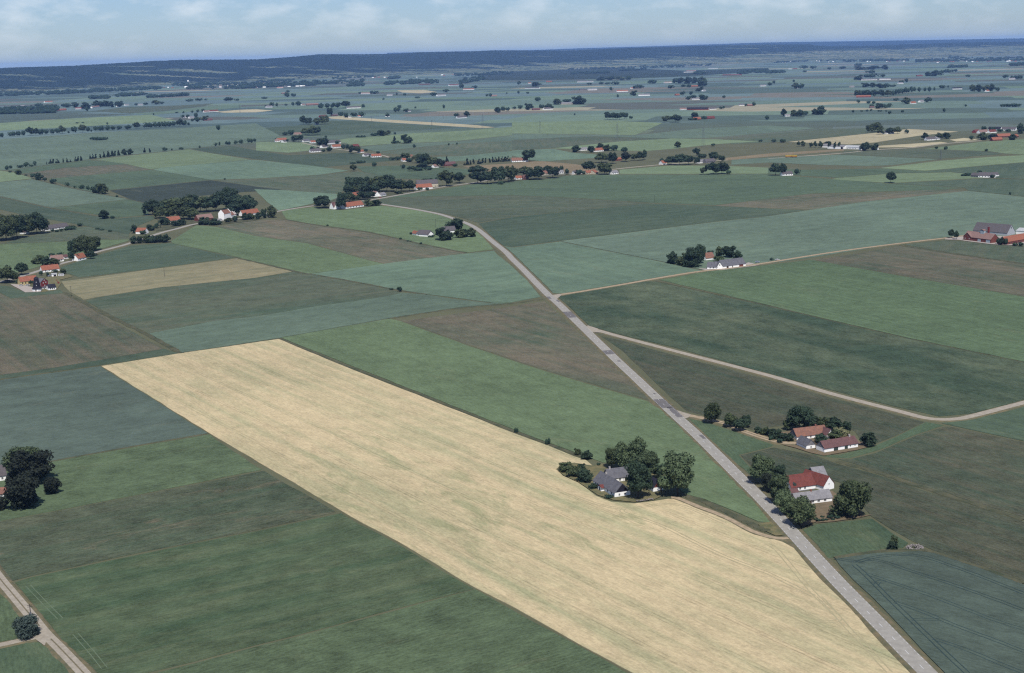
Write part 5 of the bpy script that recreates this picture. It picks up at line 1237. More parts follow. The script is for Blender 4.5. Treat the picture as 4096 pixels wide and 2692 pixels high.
house('outhouse', 'low white annexe under the red gable', 'B5', 1345, 1095, 1470, 1080, 1.2, 1.7, .5, 'grey', 'white', cat='outhouse', doors=((.5, .9, 1.5, DOORG),))
house('house', 'white house with pale orange roof above the mill', 'B5', 1345, 560, 1890, 500, 8.0, 2.4, 4.0, 'orange', 'white', chim=(.2, .68), wins=(.2, .4, .8))
house('garage', 'white open garage above the red house', 'B5', 1650, 695, 1810, 680, 5.0, 2.6, .4, 'white', 'white', cat='garage', doors=((.6, 2.6, 1.9, WALL['dark']),))
house('house', 'white house with pinkish roof on the left road', 'B5', 1640, 235, 2030, 195, 8.0, 2.6, 4.0, 'pink', 'white', chim=(.1, .5), wins=(.62, .82), ww=1.2)
house('house', 'small white house with orange roof under the tall trees', 'A', 727, 685, 803, 668, 8.0, 2.8, 4.4, 'orange', 'white', wins=(.3, .7), ww=1.2)
house('outhouse', 'small dark-roofed shed between trees on the left road', 'A', 600, 668, 640, 660, 6.0, 2.2, 2.2, 'brown', 'white', cat='shed')
# black mill
def mill():
    p = ground('B5', 1180, 1140)
    root = empty('windmill', (p.x, p.y, 0), .2); tag(root, 'black sail-less tower mill on a white octagonal base', 'windmill')
    def oct_ring(z, r): return [(r * math.cos(math.pi / 4 * i + .39), r * math.sin(math.pi / 4 * i + .39), z) for i in range(8)]
    def stack(rings):
        mb = MB(); mb.v = [q for rg in rings for q in rg]
        for k in range(len(rings) - 1):
            for i in range(8):
                j = (i + 1) % 8
                mb.f.append((8 * k + i, 8 * k + j, 8 * k + 8 + j, 8 * k + 8 + i))
        mb.f.append(tuple(range(8))[::-1]); mb.f.append(tuple(8 * (len(rings) - 1) + i for i in range(8))); mb.m = [0] * len(mb.f)
        return mb
    b = stack([oct_ring(-.1, 4.3), oct_ring(2.4, 4.2)]).build('base', WALL['white'], root)
    stack([oct_ring(2.35, 4.9), oct_ring(2.6, 4.7), oct_ring(4.0, 3.6), oct_ring(11.2, 2.2)]).build('tower', WALL['dark'], root)
    stack([oct_ring(11.15, 2.4), oct_ring(12.0, 2.3), oct_ring(13.0, 1.5), oct_ring(13.5, .5)]).build('cap', ROOF['dark'], root)
    for (z, r) in ((5.2, 3.45), (8.2, 2.85)):
        o = opening(root, 'window', 0.2, -r, z, .6, .9, FRAME, 0)
    opening(b, 'door', -.6, -3.95, 0, 1.1, 2.0, DOORB)
    opening(b, 'door', 1.4, -3.9, 0, .5, .9, GLASS)
mill()
# ---- church
def church():
    a = ground('B6', 290, 795); b = ground('B6', 520, 745); d = b - a
    root = empty('church', (a.x, a.y, 0), math.atan2(d.y, d.x)); tag(root, 'white church with stepped gables and red tiled roofs', 'church')
    W, Dp = d.length, 8.5
    def body(nm, x0, x1, y0, y1, wh, rh, roof, par=True):
        mb = MB(); w = y1 - y0
        mb.prism([(y0, -.1), (y1, -.1), (y1, wh), ((y0 + y1) / 2, wh + rh), (y0, wh)], 'x', x0, x1)
        o = mb.build(nm, WALL['white'], root)
        r = MB(); m = (y0 + y1) / 2; sl = rh / (w / 2)
        r.prism([(y0 - .2, wh - .2 * sl + .03), (m, wh + rh + .03), (y1 + .2, wh - .2 * sl + .03), (y1 + .2, wh - .2 * sl + .25), (m, wh + rh + .3), (y0 - .2, wh - .2 * sl + .25)], 'x', x0 + .45, x1 - .45)
        r.build('roof', ROOF[roof], o)
        if par:
            for (xa, xb) in ((x0 - .02, x0 + .42), (x1 - .42, x1 + .02)):
                s = MB(); n = 5
                for k in range(n):
                    f0 = k / n; y_a = y0 - .06 + (w / 2) * f0; y_b = y1 + .06 - (w / 2) * f0
                    z0 = wh + rh * k / n - .3; z1 = wh + rh * (k + 1) / n + .55
                    s.box(xa + .003 * k, xb + .003 * k, y_a, y_b, z0, z1)
                s.build('stepped_gable', WALL['white'], o)
        return o
    t = body('tower', 0, W, 0, Dp, 7.8, 4.6, 'mottled')
    n_ = body('nave', W + .05, W + 10.0, .4, Dp - .4, 4.2, 4.0, 'mottled')
    c_ = body('choir', W + 10.05, W + 14.6, 1.2, Dp - 1.2, 3.9, 3.2, 'mottled')
    for x in (2.2, W - 2.2): opening(t, 'window', x, -.02, 5.2, .8, 1.5, GLASS)
    for x in (W + 3, W + 7): opening(n_, 'window', x, .38, 1.6, 1.0, 2.0, GLASS)
church()
house('house', 'orange-roofed parsonage right of the church', 'B6', 890, 680, 1410, 610, 8.5, 2.6, 5.0, 'orange', 'white', wins=(.3, .6))
house('house', 'brown-roofed house left of the church', 'A', 1845, 318, 1985, 302, 10.0, 3.2, 5.0, 'pink', 'brick', wins=(.3, .5, .7), ww=1.3)
house('house', 'orange-roofed white house at the wood left of the church', 'A', 1566, 328, 1680, 316, 9.0, 2.4, 4.6, 'orange', 'white')
house('house', 'small orange-roofed white house by the dark tree row', 'A', 1345, 432, 1382, 422, 12.0, 2.8, 4.0, 'orange', 'white', gable=True, wins=(.5,))
house('outhouse', 'low white outhouse beside the church', 'A', 2000, 322, 2065, 314, 5.0, 2.2, 1.2, 'pale', 'white', cat='outhouse')
house('farmhouse', 'long low white house with dark purple-grey roof at the left', 'A', 425, 405, 640, 375, 9.0, 2.3, 4.0, 'purple', 'white', wins=(.1, .2, .32, .45, .6, .75, .9), ww=1.2)
house('outhouse', 'little white outhouse between the groves at the left edge', 'A', 205, 434, 275, 426, 6.0, 2.3, 1.6, 'pink', 'white', cat='outhouse')
# ---- low thatched farm in the road bend
house('farmhouse', 'low white thatched farm in the road bend', 'B', 1488, 680, 1600, 692, 9.0, 2.4, 3.6, 'purple', 'white', doors=((.55, 2.2, 2.0, WALL['dark']),), wins=(.2, .8))
house('farmhouse', 'white gable end of the road-bend farm', 'B', 1592, 692, 1652, 680, 12.0, 2.5, 4.4, 'purple', 'white', gable=True)
house('barn', 'grey-thatched barn behind the trees of the road-bend farm', 'B', 1740, 660, 1860, 650, 9.0, 2.6, 4.6, 'purple', 'white', cat='barn')
house('outhouse', 'tiny orange-roofed outhouse at the road-bend farm', 'B', 1450, 672, 1492, 680, 5.0, 2.2, 2.6, 'orange', 'white', cat='outhouse')
# ---- bend village
house('barn', 'long white barn with bright orange roof in the bend village', 'B', 830, 434, 1003, 410, 11.0, 3.0, 5.2, 'orange', 'white', cat='barn', wins=(.15, .3, .45, .6, .75, .9), ww=1.6, wht=1.3)
house('house', 'white house with two brown gables in the bend village', 'B', 684, 434, 722, 438, 10.0, 3.2, 6.4, 'brown', 'white', gable=True)
house('house', 'white gable beside the brown-gabled house in the bend village', 'B', 726, 438, 766, 434, 10.0, 2.8, 5.0, 'pink', 'white', gable=True)
house('house', 'small orange-roofed house at the village wood', 'B', 922, 328, 990, 318, 9.0, 2.4, 5.2, 'orange', 'cream')
house('house', 'white house with brown gable by the village wood', 'B', 1100, 322, 1156, 316, 10.0, 3.0, 5.0, 'pink', 'white', gable=True)
house('house', 'low white house by the red car', 'B', 1160, 318, 1212, 308, 8.0, 2.6, 2.6, 'pale', 'white', wins=(.3, .7))
house('barn', 'white barn with orange roof below the grey barn', 'B', 1492, 254, 1642, 244, 12.0, 3.0, 5.0, 'orange', 'white', cat='barn', wins=(.9,))
house('barn', 'grey-purple roofed cream barn in the bend village', 'B', 1500, 236, 1695, 226, 14.0, 5.5, 6.0, 'purple', 'cream', cat='barn', wins=(.86, .95), ww=2)

# ---- smaller farms of the middle and far distance
FARMS = [
 ('in the hamlet along the pale lane', 'houses of the lane hamlet', 'M1', [(180, 390, 220, 388, 'pink', 'white'), (205, 384, 290, 378, 'orange', 'white'), (260, 397, 286, 395, 'purple', 'white'), (445, 391, 500, 386, 'grey', 'white'), (512, 402, 556, 399, 'orange', 'white'), (680, 412, 792, 402, 'purple', 'white'), (620, 446, 676, 440, 'purple', 'white'), (715, 447, 796, 441, 'orange', 'white'), (510, 488, 606, 482, 'purple', 'white'), (906, 442, 962, 436, 'red', 'brick'), (970, 492, 1006, 488, 'orange', 'white'), (1010, 526, 1062, 521, 'purple', 'white'), (1076, 535, 1166, 530, 'orange', 'white')]),
 ('at the middle hamlet grove', 'houses of the middle hamlet', 'M1', [(1365, 573, 1400, 571, 'orange', 'white'), (1405, 541, 1465, 536, 'mottled', 'cream'), (1660, 632, 1702, 627, 'pink', 'white'), (1760, 616, 1862, 608, 'brown', 'brick')]),
 ('at the pink grove above the lane hamlet', 'houses left of the straw strip', 'M1', [(360, 328, 426, 324, 'pink', 'cream'), (560, 231, 586, 229, 'pale', 'white')]),
 ('at the head of the straw strip', 'houses at the straw strip', 'M1', [(605, 161, 665, 156, 'brown', 'red'), (705, 150, 765, 147, 'purple', 'brick'), (868, 166, 886, 165, 'pale', 'white'), (950, 159, 992, 157, 'orange', 'white')]),
 ('above the straw strip', 'houses above the straw strip', 'M1', [(100, 71, 156, 68, 'pale', 'white'), (430, 50, 460, 48, 'pink', 'white'), (470, 51, 582, 46, 'pink', 'brick'), (845, 80, 975, 75, 'purple', 'white'), (1200, 155, 1242, 154, 'dark', 'white'), (1400, 112, 1442, 109, 'grey', 'white'), (1875, 171, 1962, 166, 'purple', 'white')]),
 ('at the left end of the far village', 'houses of the far village', 'M2', [(0, 578, 150, 572, 'mottled', 'white'), (40, 742, 96, 738, 'orange', 'white'), (102, 742, 156, 740, 'brown', 'brick'), (312, 698, 342, 694, 'mottled', 'cream'), (420, 688, 482, 684, 'pale', 'white')]),
 ('at the right end of the far village', 'houses of the far village', 'M2', [(580, 692, 650, 686, 'purple', 'white'), (695, 692, 768, 686, 'orange', 'cream'), (772, 690, 800, 686, 'orange', 'cream'), (935, 692, 990, 686, 'pale', 'white')]),
 ('above the far village', 'houses above the far village', 'M2', [(645, 472, 706, 467, 'pale', 'white'), (765, 482, 852, 476, 'orange', 'white'), (960, 567, 1022, 562, 'orange', 'brick')]),
 ('at the grey farm right of the far village', 'houses of the grey farm', 'M2', [(1402, 602, 1440, 599, 'orange', 'white'), (1735, 590, 1795, 584, 'pale', 'white'), (1805, 588, 1892, 580, 'purple', 'grey')]),
 ('at the red barn farm', 'houses of the red barn farm', 'M2', [(1560, 93, 1620, 92, 'pink', 'white'), (1625, 93, 1818, 92, 'dark', 'red'), (1840, 90, 1902, 87, 'purple', 'white'), (1695, 186, 1760, 182, 'orange', 'brick'), (1822, 177, 1888, 172, 'red', 'red')]),
 ('at the cream farm far off', 'houses of the cream farm', 'M2', [(195, 96, 262, 93, 'brown', 'brick'), (302, 92, 382, 87, 'purple', 'white'), (445, 42, 575, 40, 'pale', 'cream'), (580, 40, 662, 38, 'pink', 'cream'), (2115, 53, 2166, 51, 'grey', 'white'), (2190, 56, 2242, 54, 'pink', 'brick')]),
 ('in the right distance', 'cottages in the right distance', 'M3', [(160, 153, 216, 151, 'pale', 'white'), (275, 151, 300, 150, 'pale', 'white'), (950, 76, 992, 74, 'brown', 'grey'), (1335, 36, 1380, 33, 'orange', 'white'), (1420, 22, 1452, 19, 'pale', 'white')]),
 ('in the straw field farm', 'houses in the straw field', 'M3', [(1095, 319, 1126, 317, 'grey', 'white'), (1145, 317, 1172, 315, 'grey', 'white')]),
 ('right of the straw field', 'houses right of the straw field', 'M3', [(1480, 377, 1558, 372, 'purple', 'white'), (1570, 370, 1602, 368, 'pale', 'white')]),
 ('in the orange-roofed village at the right edge', 'houses of the right edge village', 'M3', [(1930, 306, 1972, 301, 'red', 'red'), (1975, 312, 2052, 306, 'pink', 'white'), (2045, 280, 2160, 282, 'dark', 'white'), (2170, 283, 2300, 284, 'purple', 'white'), (2065, 308, 2126, 303, 'red', 'white'), (2140, 350, 2262, 344, 'orange', 'brick'), (2090, 383, 2182, 378, 'orange', 'brick'), (2290, 352, 2332, 346, 'orange', 'brick')]),
 ('left of the lone tree', 'house left of the lone tree', 'M3', [(135, 706, 232, 700, 'purple', 'white')]),
 ('right of the lone tree', 'farm right of the lone tree', 'M3', [(1885, 716, 1955, 720, 'purple', 'grey'), (1955, 720, 2112, 722, 'purple', 'white'), (2085, 714, 2148, 708, 'purple', 'white')]),
 ('right of the avenue', 'houses right of the avenue', 'M0', [(1715, 166, 1734, 165, 'pale', 'white'), (1765, 171, 1808, 168, 'pale', 'white'), (1900, 116, 1950, 113, 'pink', 'white'), (1952, 113, 2032, 108, 'red', 'white'), (1900, 193, 1978, 189, 'brown', 'brick')]),
 ('in the far-left village', 'houses of the far-left village', 'M0', [(185, 62, 230, 60, 'pale', 'white'), (405, 70, 512, 66, 'pale', 'white'), (420, 25, 490, 21, 'orange', 'white'), (540, 100, 620, 95, 'orange', 'red'), (700, 86, 780, 84, 'red', 'white'), (1095, 62, 1122, 60, 'pink', 'white'), (1165, 52, 1200, 50, 'pale', 'white'), (1290, 50, 1330, 48, 'pale', 'white'), (860, 76, 930, 66, 'pink', 'white')]),
 ('far off below the ridge on the left', 'houses far off', 'F1', [(240, 640, 292, 638, 'pink', 'brick'), (975, 642, 1062, 641, 'pink', 'white'), (1215, 656, 1266, 655, 'pale', 'white'), (1690, 662, 1768, 657, 'pale', 'white'), (2185, 666, 2242, 664, 'pink', 'grey'), (1925, 604, 2026, 602, 'orange', 'white'), (195, 588, 255, 586, 'orange', 'white'), (1800, 565, 1885, 560, 'red', 'white'), (1510, 556, 1620, 553, 'purple', 'brick'), (1400, 540, 1475, 538, 'pale', 'white')]),
 ('far off below the ridge in the middle', 'houses far off', 'F2', [(120, 592, 252, 591, 'purple', 'white'), (605, 533, 750, 531, 'pale', 'white'), (150, 545, 180, 544, 'orange', 'white'), (315, 532, 370, 531, 'orange', 'brick'), (630, 607, 690, 605, 'purple', 'grey'), (705, 607, 790, 604, 'pale', 'white'), (975, 622, 1080, 618, 'orange', 'white'), (1110, 592, 1148, 590, 'orange', 'white'), (1175, 659, 1282, 656, 'pale', 'white'), (1420, 541, 1486, 538, 'pink', 'white'), (1525, 656, 1560, 654, 'orange', 'red'), (1690, 697, 1746, 694, 'pale', 'white'), (1595, 442, 1800, 438, 'white', 'white'), (1620, 430, 1710, 428, 'red', 'white'), (1825, 408, 1912, 406, 'pale', 'white'), (1955, 470, 2130, 468, 'red', 'brick'), (2045, 465, 2110, 463, 'white', 'white'), (1780, 616, 1805, 614, 'pale', 'white'), (1665, 575, 1730, 573, 'orange', 'brick'), (2310, 570, 2365, 568, 'pale', 'white')]),
 ('far off below the ridge on the right', 'houses far off', 'F3', [(770, 580, 805, 578, 'pale', 'cream'), (865, 514, 1015, 511, 'purple', 'white'), (1035, 510, 1140, 508, 'pale', 'white'), (820, 674, 955, 672, 'orange', 'red'), (1215, 548, 1260, 546, 'pale', 'white'), (1715, 599, 1806, 597, 'dark', 'white'), (2035, 620, 2060, 618, 'orange', 'white'), (190, 411, 222, 410, 'white', 'white'), (230, 411, 272, 410, 'red', 'red'), (265, 588, 292, 587, 'pale', 'white'), (1385, 478, 1440, 476, 'red', 'brick'), (2240, 506, 2300, 504, 'pale', 'white')]),
]
ROOFW = {'orange': 'orange', 'mottled': 'weathered', 'red': 'red', 'brown': 'brown', 'grey': 'grey', 'pale': 'pale', 'purple': 'dark grey', 'dark': 'black', 'pink': 'pinkish', 'white': 'white'}
WALLW = {'white': 'white', 'brick': 'brick', 'red': 'red', 'cream': 'cream', 'grey': 'grey'}
for site, group, tile, lst in FARMS:
    by = defaultdict(list)
    for it in lst: by[(it[4], it[5])].append(it)
    for (rf, wl_), its in by.items():
        its.sort(key=lambda q: q[0])
        for i, it in enumerate(its):
            lab = '%s house with %s roof' % (WALLW[wl_], ROOFW[rf])
            lab += (' %s' % site) if len(its) == 1 else (', %s from left %s' % (ordinal(i + 1), site))
            a = ground(tile, it[0], it[1]); b = ground(tile, it[2], it[3]); L = (b - a).length
            far = tile[0] == 'F'
            gb = L < 11
            dep = 12.0 if gb else min(11.0, max(7.5, L * .42))
            nw = max(0, int(L // 4)) if not far else 0
            house('farmhouse', lab, tile, it[0], it[1], it[2], it[3], dep, 2.8 if L < 40 else 3.6, (min(L, dep) if gb else dep) * (.44 if rf not in ('white',) else .2), rf, wl_, wins=tuple((k + .5) / nw for k in range(nw)) if nw and not gb else ((.3, .7) if not far else ()), ww=1.3, wht=1.2, group=group, chim=((.35,) if L < 30 and not far else ()))
# long white barns behind the poplars
house('barn', 'left white barn behind the poplars', 'M3', 503, 441, 556, 443, 14, 4.0, 3.0, 'pale', 'white', cat='barn')
house('barn', 'middle white barn with dark gate behind the poplars', 'M3', 552, 452, 708, 457, 14, 5.0, 2.6, 'pale', 'white', cat='barn', doors=((.86, 5, 4.2, WALL['dark']),))
house('barn', 'long low white barn right of the poplars', 'M3', 712, 455, 856, 460, 14, 4.0, 3.0, 'white', 'white', cat='barn', wins=(.1, .2, .3, .4, .5, .6, .7), ww=1.6)
house('farmhouse', 'white gable peeping right of the trees at the white barns', 'M3', 1005, 466, 1028, 463, 10, 3.0, 4.0, 'pale', 'white', gable=True)
house('farmhouse', 'white gable peeping left of the trees at the white barns', 'M3', 866, 464, 888, 463, 10, 3.4, 4.0, 'pale', 'white', gable=True)
# white church on the ridge foot and village dots: too small to show parts
dot = MB(); dot.prism([(-4, 0), (4, 0), (4, 3.2), (0, 6.4), (-4, 3.2)], 'x', -8, 8)
DOTM = {}
for k_, mt in (('white', WALL['white']), ('red', ROOF['red']), ('orange', ROOF['orange']), ('pale', ROOF['pale'])): DOTM[k_] = dot.mesh('tiny_house', mt)
hr = random.Random(12)
for (tile, u0, v0, u1, v1, n) in (('F0', 0, 605, 900, 580, 16), ('F0', 1500, 585, 2380, 570, 24), ('F1', 0, 580, 560, 560, 20), ('F1', 900, 495, 1500, 485, 12), ('F1', 1650, 475, 1850, 465, 6), ('F2', 50, 375, 1100, 360, 22), ('F2', 1600, 330, 2000, 325, 8), ('F3', 60, 345, 1300, 335, 30), ('F3', 1500, 345, 2380, 335, 26), ('F0', 2100, 500, 2380, 495, 6), ('F1', 430, 410, 900, 405, 6)):
    where = {'F0': 'left part of the ', 'F1': 'left middle of the ', 'F2': 'right middle of the ', 'F3': 'right part of the '}[tile] + ('nearer' if v0 > 550 else 'farther')
    for i in range(n):
        t = hr.random(); p = ground(tile, u0 + (u1 - u0) * t, v0 + (v1 - v0) * t + hr.uniform(-6, 6))
        k_ = hr.choice(['white', 'white', 'white', 'red', 'orange', 'pale'])
        o = link('tiny_house', DOTM[k_]); o.location = (p.x, p.y, 0); o.rotation_euler = (0, 0, hr.uniform(-.5, .5)); o.scale = (hr.uniform(.7, 1.6), 1, hr.uniform(.8, 1.3))
        tag(o, 'tiny %s house in the %s village band below the ridge' % ({'white': 'white', 'red': 'red-roofed', 'orange': 'orange-roofed', 'pale': 'pale-roofed'}[k_], where), 'house', 'tiny far village houses')
p = ground('F0', 1775, 542)
root = empty('church', (p.x, p.y, 0), .05); tag(root, 'tiny white church with tower below the ridge at the left', 'church')
mb = MB(); mb.prism([(-5, 0), (5, 0), (5, 9), (0, 15), (-5, 9)], 'x', -20, 30); mb.build('nave', WALL['white'], root)
mb = MB(); mb.box(-32, -20.05, -6, 6, 0, 26); mb.prism([(-6, 26.01), (6, 26.01), (0, 32)], 'x', -32, -20.05); mb.build('tower', WALL['white'], root)

# ------------------------------------------------------------------ yards
SOIL = plain_mat('yard_soil', (138, 121, 98), (118, 108, 88), .3, .95, .05)
YGRASS = plain_mat('dry_yard_grass', (140, 130, 96), (104, 108, 80), .25, .95, .05)
YGRAV = plain_mat('yard_gravel', (196, 186, 176), (176, 166, 158), .4, .95, .05)
for nm, mat, lab, tile, s_ in (('yard', YGRASS, 'dry grass yard of the wheat farm', 'E', '150,740 330,690 480,715 600,735 760,700 1000,720 1380,700 1560,850 1560,1120 1420,1190 1150,1225 870,1200 650,1130 500,1030 380,950 180,860 100,790'),
                               ('yard', SOIL, 'bare brown yard of the white barn farm', 'R', '690,420 980,400 1100,380 1560,420 1660,490 1790,520 1640,560 1330,615 1200,585 1080,545 940,510 800,470'),
                               ('yard', SOIL, 'brown garden of the red-roofed farm', 'B2', '560,620 900,780 1600,760 2150,1190 1700,1260 1290,1330 1050,1420 880,1250 640,1000 430,760'),
                               ('flower_bed', SOIL, 'bare soil bed under the garden bushes', 'B2', '1290,1300 1640,1260 2350,1190 2100,1250 1640,1320 1300,1345'),
                               ('yard', YGRAV, 'pale gravel yard of the thatched farm', 'B3', '900,680 1100,690 1400,700 1900,640 2050,560 2100,540 2380,600 2200,630 1500,720 1150,740'),
                               ('yard', YGRAV, 'gravel yard in front of the black mill', 'B5', '330,930 620,940 1000,1020 1350,1120 1300,1180 800,1195 600,1080 420,990'),
                               ('yard', YGRASS, 'rough grass yard right of the mill', 'B5', '1250,950 1500,700 2200,640 2330,690 1900,800 1950,900 1780,1130 1300,1190'),
                               ('yard', YGRAV, 'pale forecourt of the brick farm', 'B4', '0,700 450,650 600,600 780,640 1900,640 2600,740 2600,900 1900,920 1380,885 700,800 430,760 0,745'),
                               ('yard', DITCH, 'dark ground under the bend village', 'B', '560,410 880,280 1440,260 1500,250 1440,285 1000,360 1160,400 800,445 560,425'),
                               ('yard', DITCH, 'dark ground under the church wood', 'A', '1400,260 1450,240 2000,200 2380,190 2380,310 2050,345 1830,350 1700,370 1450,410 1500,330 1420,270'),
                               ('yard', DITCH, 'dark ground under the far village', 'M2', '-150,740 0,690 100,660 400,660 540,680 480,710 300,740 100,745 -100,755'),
                               ('yard', YGRASS, 'brown corner beside the road mouth', 'R', '740,1225 860,1205 930,1280 990,1325 900,1330 800,1285')):
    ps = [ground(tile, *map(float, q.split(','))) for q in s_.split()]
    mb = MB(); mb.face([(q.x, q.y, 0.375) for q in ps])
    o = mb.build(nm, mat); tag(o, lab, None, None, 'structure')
    me = o.data
    if me.polygons[0].normal.z < 0: me.flip_normals()

# ------------------------------------------------------------------ vehicles, poles, stones
def car_paint(nm, c):
    m, nt, b = principled(nm, .35, .5)
    f = remap(nt, noise_n(nt, objcoord(nt), 2.0), .3, .7)
    nt.links.new(mixc(nt, f, seen(c), seen(tuple(v * .9 for v in c))), b.inputs['Base Color']); return m
TYRE = plain_mat('tyre_rubber', (40, 40, 42), (34, 34, 36), 3.0)
def car(tile, u, v, rz, paint, label):
    p = ground(tile, u, v); root = empty('car', (p.x, p.y, .46), rz); tag(root, label, 'car')
    mb = MB(); mb.prism([(-2.1, .3), (2.1, .3), (2.15, .7), (1.2, .9), (-1.5, .95), (-2.15, .85)], 'y', -.8, .8)
    mb.v = [(q[0], q[1], q[2]) for q in mb.v]; mb.build('body', paint, root)
    mb = MB(); mb.prism([(-1.45, .93), (1.1, .9), (.5, 1.4), (-1.0, 1.42)], 'y', -.7, .7); mb.build('cabin', GLASS, root)
    mb = MB(); mb.box(-1.0, .5, -.66, .66, 1.405, 1.46); mb.build('roof', paint, root)
    for x in (-1.3, 1.3):
        for y in (-.72, .72):
            w = MB(); w.tube((x, y - .1, .32), (x, y + .1, .32), .32, .32, 10); w.build('wheel', TYRE, root)
RED = car_paint('red_car_paint', (176, 40, 40)); WHT = car_paint('white_car_paint', (236, 236, 236)); BLU = car_paint('pale_blue_car_paint', (190, 200, 220)); YEL = car_paint('yellow_paint', (212, 176, 70))
car('B', 1156, 330, .35, RED, 'red car parked on the village road')
car('DD', 88, 796, .15, WHT, 'white car parked on the sandy lane')
car('B3', 2318, 545, .2, BLU, 'pale blue car right of the thatched barn')
car('B5', 1580, 690, 1.2, BLU, 'pale car beside the white garage')
car('B5', 680, 990, .05, WHT, 'white car in front of the yellow house')
car('B5', 880, 985, .05, WHT, 'white car under the bush at the yellow house')
# caravan
p = ground('B5', 1945, 680); root = empty('caravan', (p.x, p.y, .1), .12); tag(root, 'white caravan right of the garage', 'caravan')
mb = MB(); mb.prism([(-2.7, .5), (2.7, .5), (2.9, 1.2), (2.4, 2.6), (-2.3, 2.6), (-2.9, 1.4)], 'y', -1.05, 1.05); mb.build('body', WHT, root)
for x in (-1.2, 1.0):
    opening(root, 'window', x, -1.06, 1.4, 1.1, .6, GLASS)
w = MB(); w.tube((0, -1.0, .35), (0, -.8, .35), .35, .35, 10); w.build('wheel', TYRE, root)
w = MB(); w.tube((2.7, 0, .55), (4.0, 0, .5), .06, .05, 6); w.build('drawbar', TYRE, root)
# yellow trailers
for (u, ln, lab) in ((195, 14.0, 'longer yellow trailer on the reddish strip'), (246, 9.0, 'shorter yellow trailer on the reddish strip')):
    p = ground('M3', u, 535); root = empty('trailer', (p.x, p.y, .2), .04); tag(root, lab, 'trailer')
    mb = MB(); mb.box(-ln / 2, ln / 2, -1.3, 1.3, 2.0, 4.4); mb.build('load_cover', YEL, root)
    mb = MB(); mb.box(-ln / 2, ln / 2, -1.25, 1.25, 1.0, 1.99); mb.build('load_bed', WALL['red'], root)
    for x in (-ln * .35, ln * .2, ln * .38):
        w = MB(); w.tube((x, -1.2, .5), (x, 1.2, .5), .5, .5, 10); w.build('wheel', TYRE, root)
# red farm implement by the tan field
p = ground('B5', 1835, 915); root = empty('field_elevator', (p.x, p.y, .1), .3); tag(root, 'red elevator machine standing at the tan field corner', 'farm machine')
mb = MB(); mb.tube((1, 0, .8), (-1.4, 0, 4.4), .3, .22, 6); mb.build('boom', WALL['red'], root)
mb = MB(); mb.box(-.2, 1.6, -.7, .7, .4, 1.3); mb.build('frame', WALL['red'], root)
for y in (-.8, .8):
    w = MB(); w.tube((.8, y - .1, .35), (.8, y + .1, .35), .35, .35, 10); w.build('wheel', TYRE, root)
# stone heap
p = ground('B7', 1465, 765); root = empty('stone_heap', (p.x, p.y, 0), 0); tag(root, 'heap of pale field stones beside the small tree', 'stone heap')
k = px_per_m(p) * TILES['B7'][2]; sr = random.Random(4)
bm = bmesh.new(); bmesh.ops.create_icosphere(bm, subdivisions=1, radius=.5)
for v_ in bm.verts: v_.co *= sr.uniform(.8, 1.2)
ste = bpy.data.meshes.new('stone'); bm.to_mesh(ste); bm.free(); ste.materials.append(plain_mat('field_stone', (172, 164, 160), (132, 126, 124), .9))
hw = 235 / k
for i in range(130):
    x = sr.uniform(-1, 1); y = sr.uniform(-1, 1)
    if x * x + y * y > 1: continue
    o = link('stone', ste, root); hgt = 1.7 * (1 - x * x - y * y) * sr.random()
    o.location = (x * hw, y * 2.4 + .8, .35 + hgt * .8); s_ = sr.uniform(.45, 1.0); o.scale = (s_, s_ * .9, s_ * .75); o.rotation_euler = (sr.random() * 3, sr.random() * 3, sr.random() * 6)
# rubble in front of the wheat farm
p0 = ground('E', 1180, 1215); p1 = ground('E', 1400, 1190)
root = empty('stone_heap', (p0.x, p0.y, 0), 0); tag(root, 'strip of pale rubble before the wheat farm trees', 'stone heap')
for i in range(46):
    q = p0.lerp(p1, sr.random()) - p0
    o = link('stone', ste, root); o.location = (q.x, q.y + sr.uniform(-1.2, .8), .45 + sr.uniform(0, .3)); s_ = sr.uniform(.3, .8); o.scale = (s_, s_, s_ * .6); o.rotation_euler = (0, 0, sr.random() * 6)
# poles
WOOD = plain_mat('tarred_pole', (70, 64, 62), (56, 52, 52), 2.0)
STEEL = plain_mat('grey_steel', (120, 124, 130), (104, 108, 116), 2.0)
def pole(tile, u, v, hpx, label, arms=1, r=.16):
    p = ground(tile, u, v); h = hpx / TILES[tile][2] / px_per_m(p) * 1.05
    root = empty('utility_pole', (p.x, p.y, 0), .3); tag(root, label, 'pole')
    mb = MB(); mb.tube((0, 0, -.1), (0, 0, h), r, r * .65, 7); mb.build('post', WOOD, root)
    for k in range(arms):
        a = MB(); a.box(-.9, .9, -.06, .06, h - .5 - .6 * k, h - .36 - .6 * k); a.build('crossarm', WOOD, root)
    return root, h
r_, h_ = pole('P', 444, 850, 262, 'dark transformer pole behind the grey bush', 2, .2)
mb = MB(); mb.box(-.4, .4, -.45, .25, h_ * .40, h_ * .40 + 1.1); mb.build('transformer', STEEL, r_)
pole('L0', 664, 157, 98, 'thin pole on the ditch below the mill'); pole('A', 1530, 828, 80, 'thin pole in the tan field')
pole('B', 1672, 605, 75, 'thin pole behind the road-bend farm'); pole('B', 1457, 272, 82, 'pale tall pole beside the grey barn'); pole('C', 1325, 25, 70, 'thin pole in the long green field')
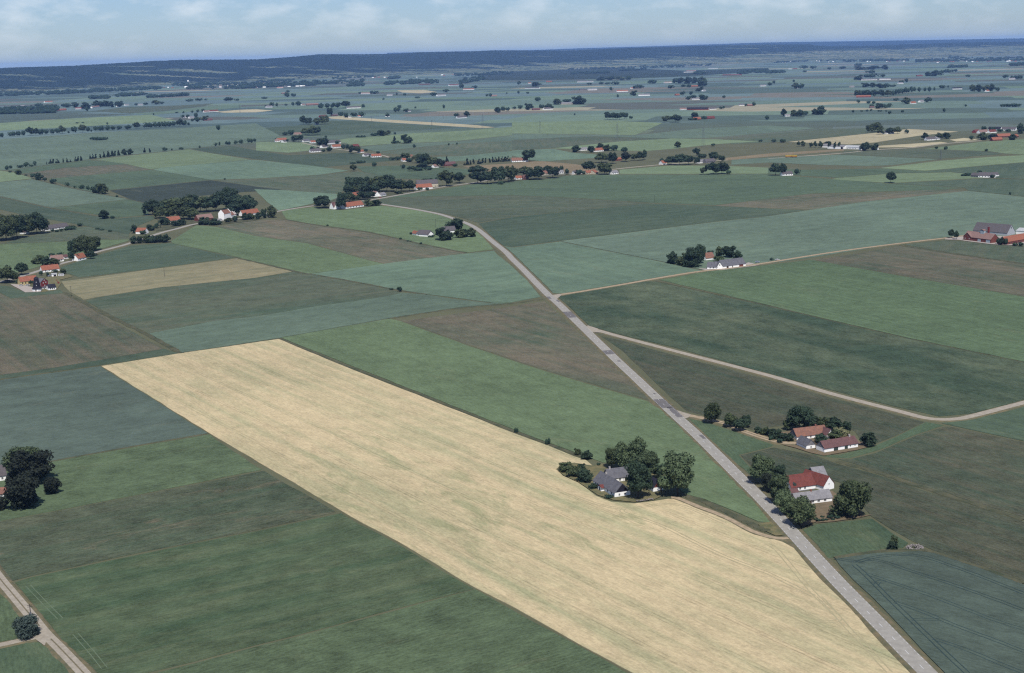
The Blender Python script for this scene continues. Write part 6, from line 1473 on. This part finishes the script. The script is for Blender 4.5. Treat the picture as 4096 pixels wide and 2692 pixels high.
def pylon(tile, u, v, hpx, label):
    p = ground(tile, u, v); h = hpx / TILES[tile][2] / px_per_m(p) * 1.03
    root = empty('pylon', (p.x, p.y, 0), .9); tag(root, label, 'pylon', 'power line pylons')
    w = h * .07
    for sx in (-1, 1):
        for sy in (-1, 1):
            mb = MB(); mb.tube((sx * w, sy * w, -.1), (sx * w * .3, sy * w * .3, h), .16, .1, 5); mb.build('leg', STEEL, root)
    for k, z in enumerate((.72, .84, .95)):
        mb = MB(); a = h * (.16, .12, .08)[k]; mb.box(-a, a, -.18, .18, h * z, h * z + .35); mb.build('crossarm', STEEL, root)
    mb = MB()
    for k in range(9):
        t0 = k / 9; t1 = (k + 1) / 9; a0 = w * (1 - .7 * t0); a1 = w * (1 - .7 * t1)
        mb.tube((-a0, -a0, h * t0), (a1, -a1, h * t1), .07, .07, 4); mb.tube((a0, a0, h * t0), (-a1, a1, h * t1), .07, .07, 4)
    mb.build('bracing', STEEL, root)
PYL = [('M1', 1075, 205, 55), ('M1', 1635, 238, 50), ('M1', 1740, 170, 34), ('M1', 2110, 264, 128), ('M2', 262, 305, 105), ('M2', 980, 372, 148), ('M2', 1779, 434, 172), ('M3', 1605, 556, 95), ('M0', 2230, 118, 70)]
PYL.sort(key=lambda q: src(q[0], q[1], q[2])[0])
for i, (tile, u, v, hp) in enumerate(PYL):
    pylon(tile, u, v, hp, 'grey lattice pylon, %s from left along the power line' % ordinal(i + 1))

# ------------------------------------------------------------------ summer haze over the plain
HAZE_TOP = max([CAM_H] + [v.co.z for o in bpy.data.objects if o.name.startswith('hills') for v in o.data.vertices]) + 8.0
mb = MB(); mb.box(-36000, 36000, -1700, 48000, -3.0, HAZE_TOP)
hz = mb.mesh('haze', [])
hm = bpy.data.materials.new('summer_haze'); hm.use_nodes = True
hn = hm.node_tree; hn.nodes.clear()
ho = hn.nodes.new('ShaderNodeOutputMaterial'); pv = hn.nodes.new('ShaderNodeVolumePrincipled')
pv.inputs['Color'].default_value = (0.30, 0.53, 1.0, 1)
pv.inputs['Density'].default_value = 2.35e-5
pv.inputs['Anisotropy'].default_value = 0.0
hn.links.new(pv.outputs['Volume'], ho.inputs['Volume'])
hz.materials.append(hm)
h = link('haze', hz); tag(h, 'thin blue summer haze lying over the whole plain', 'haze', None, 'stuff')
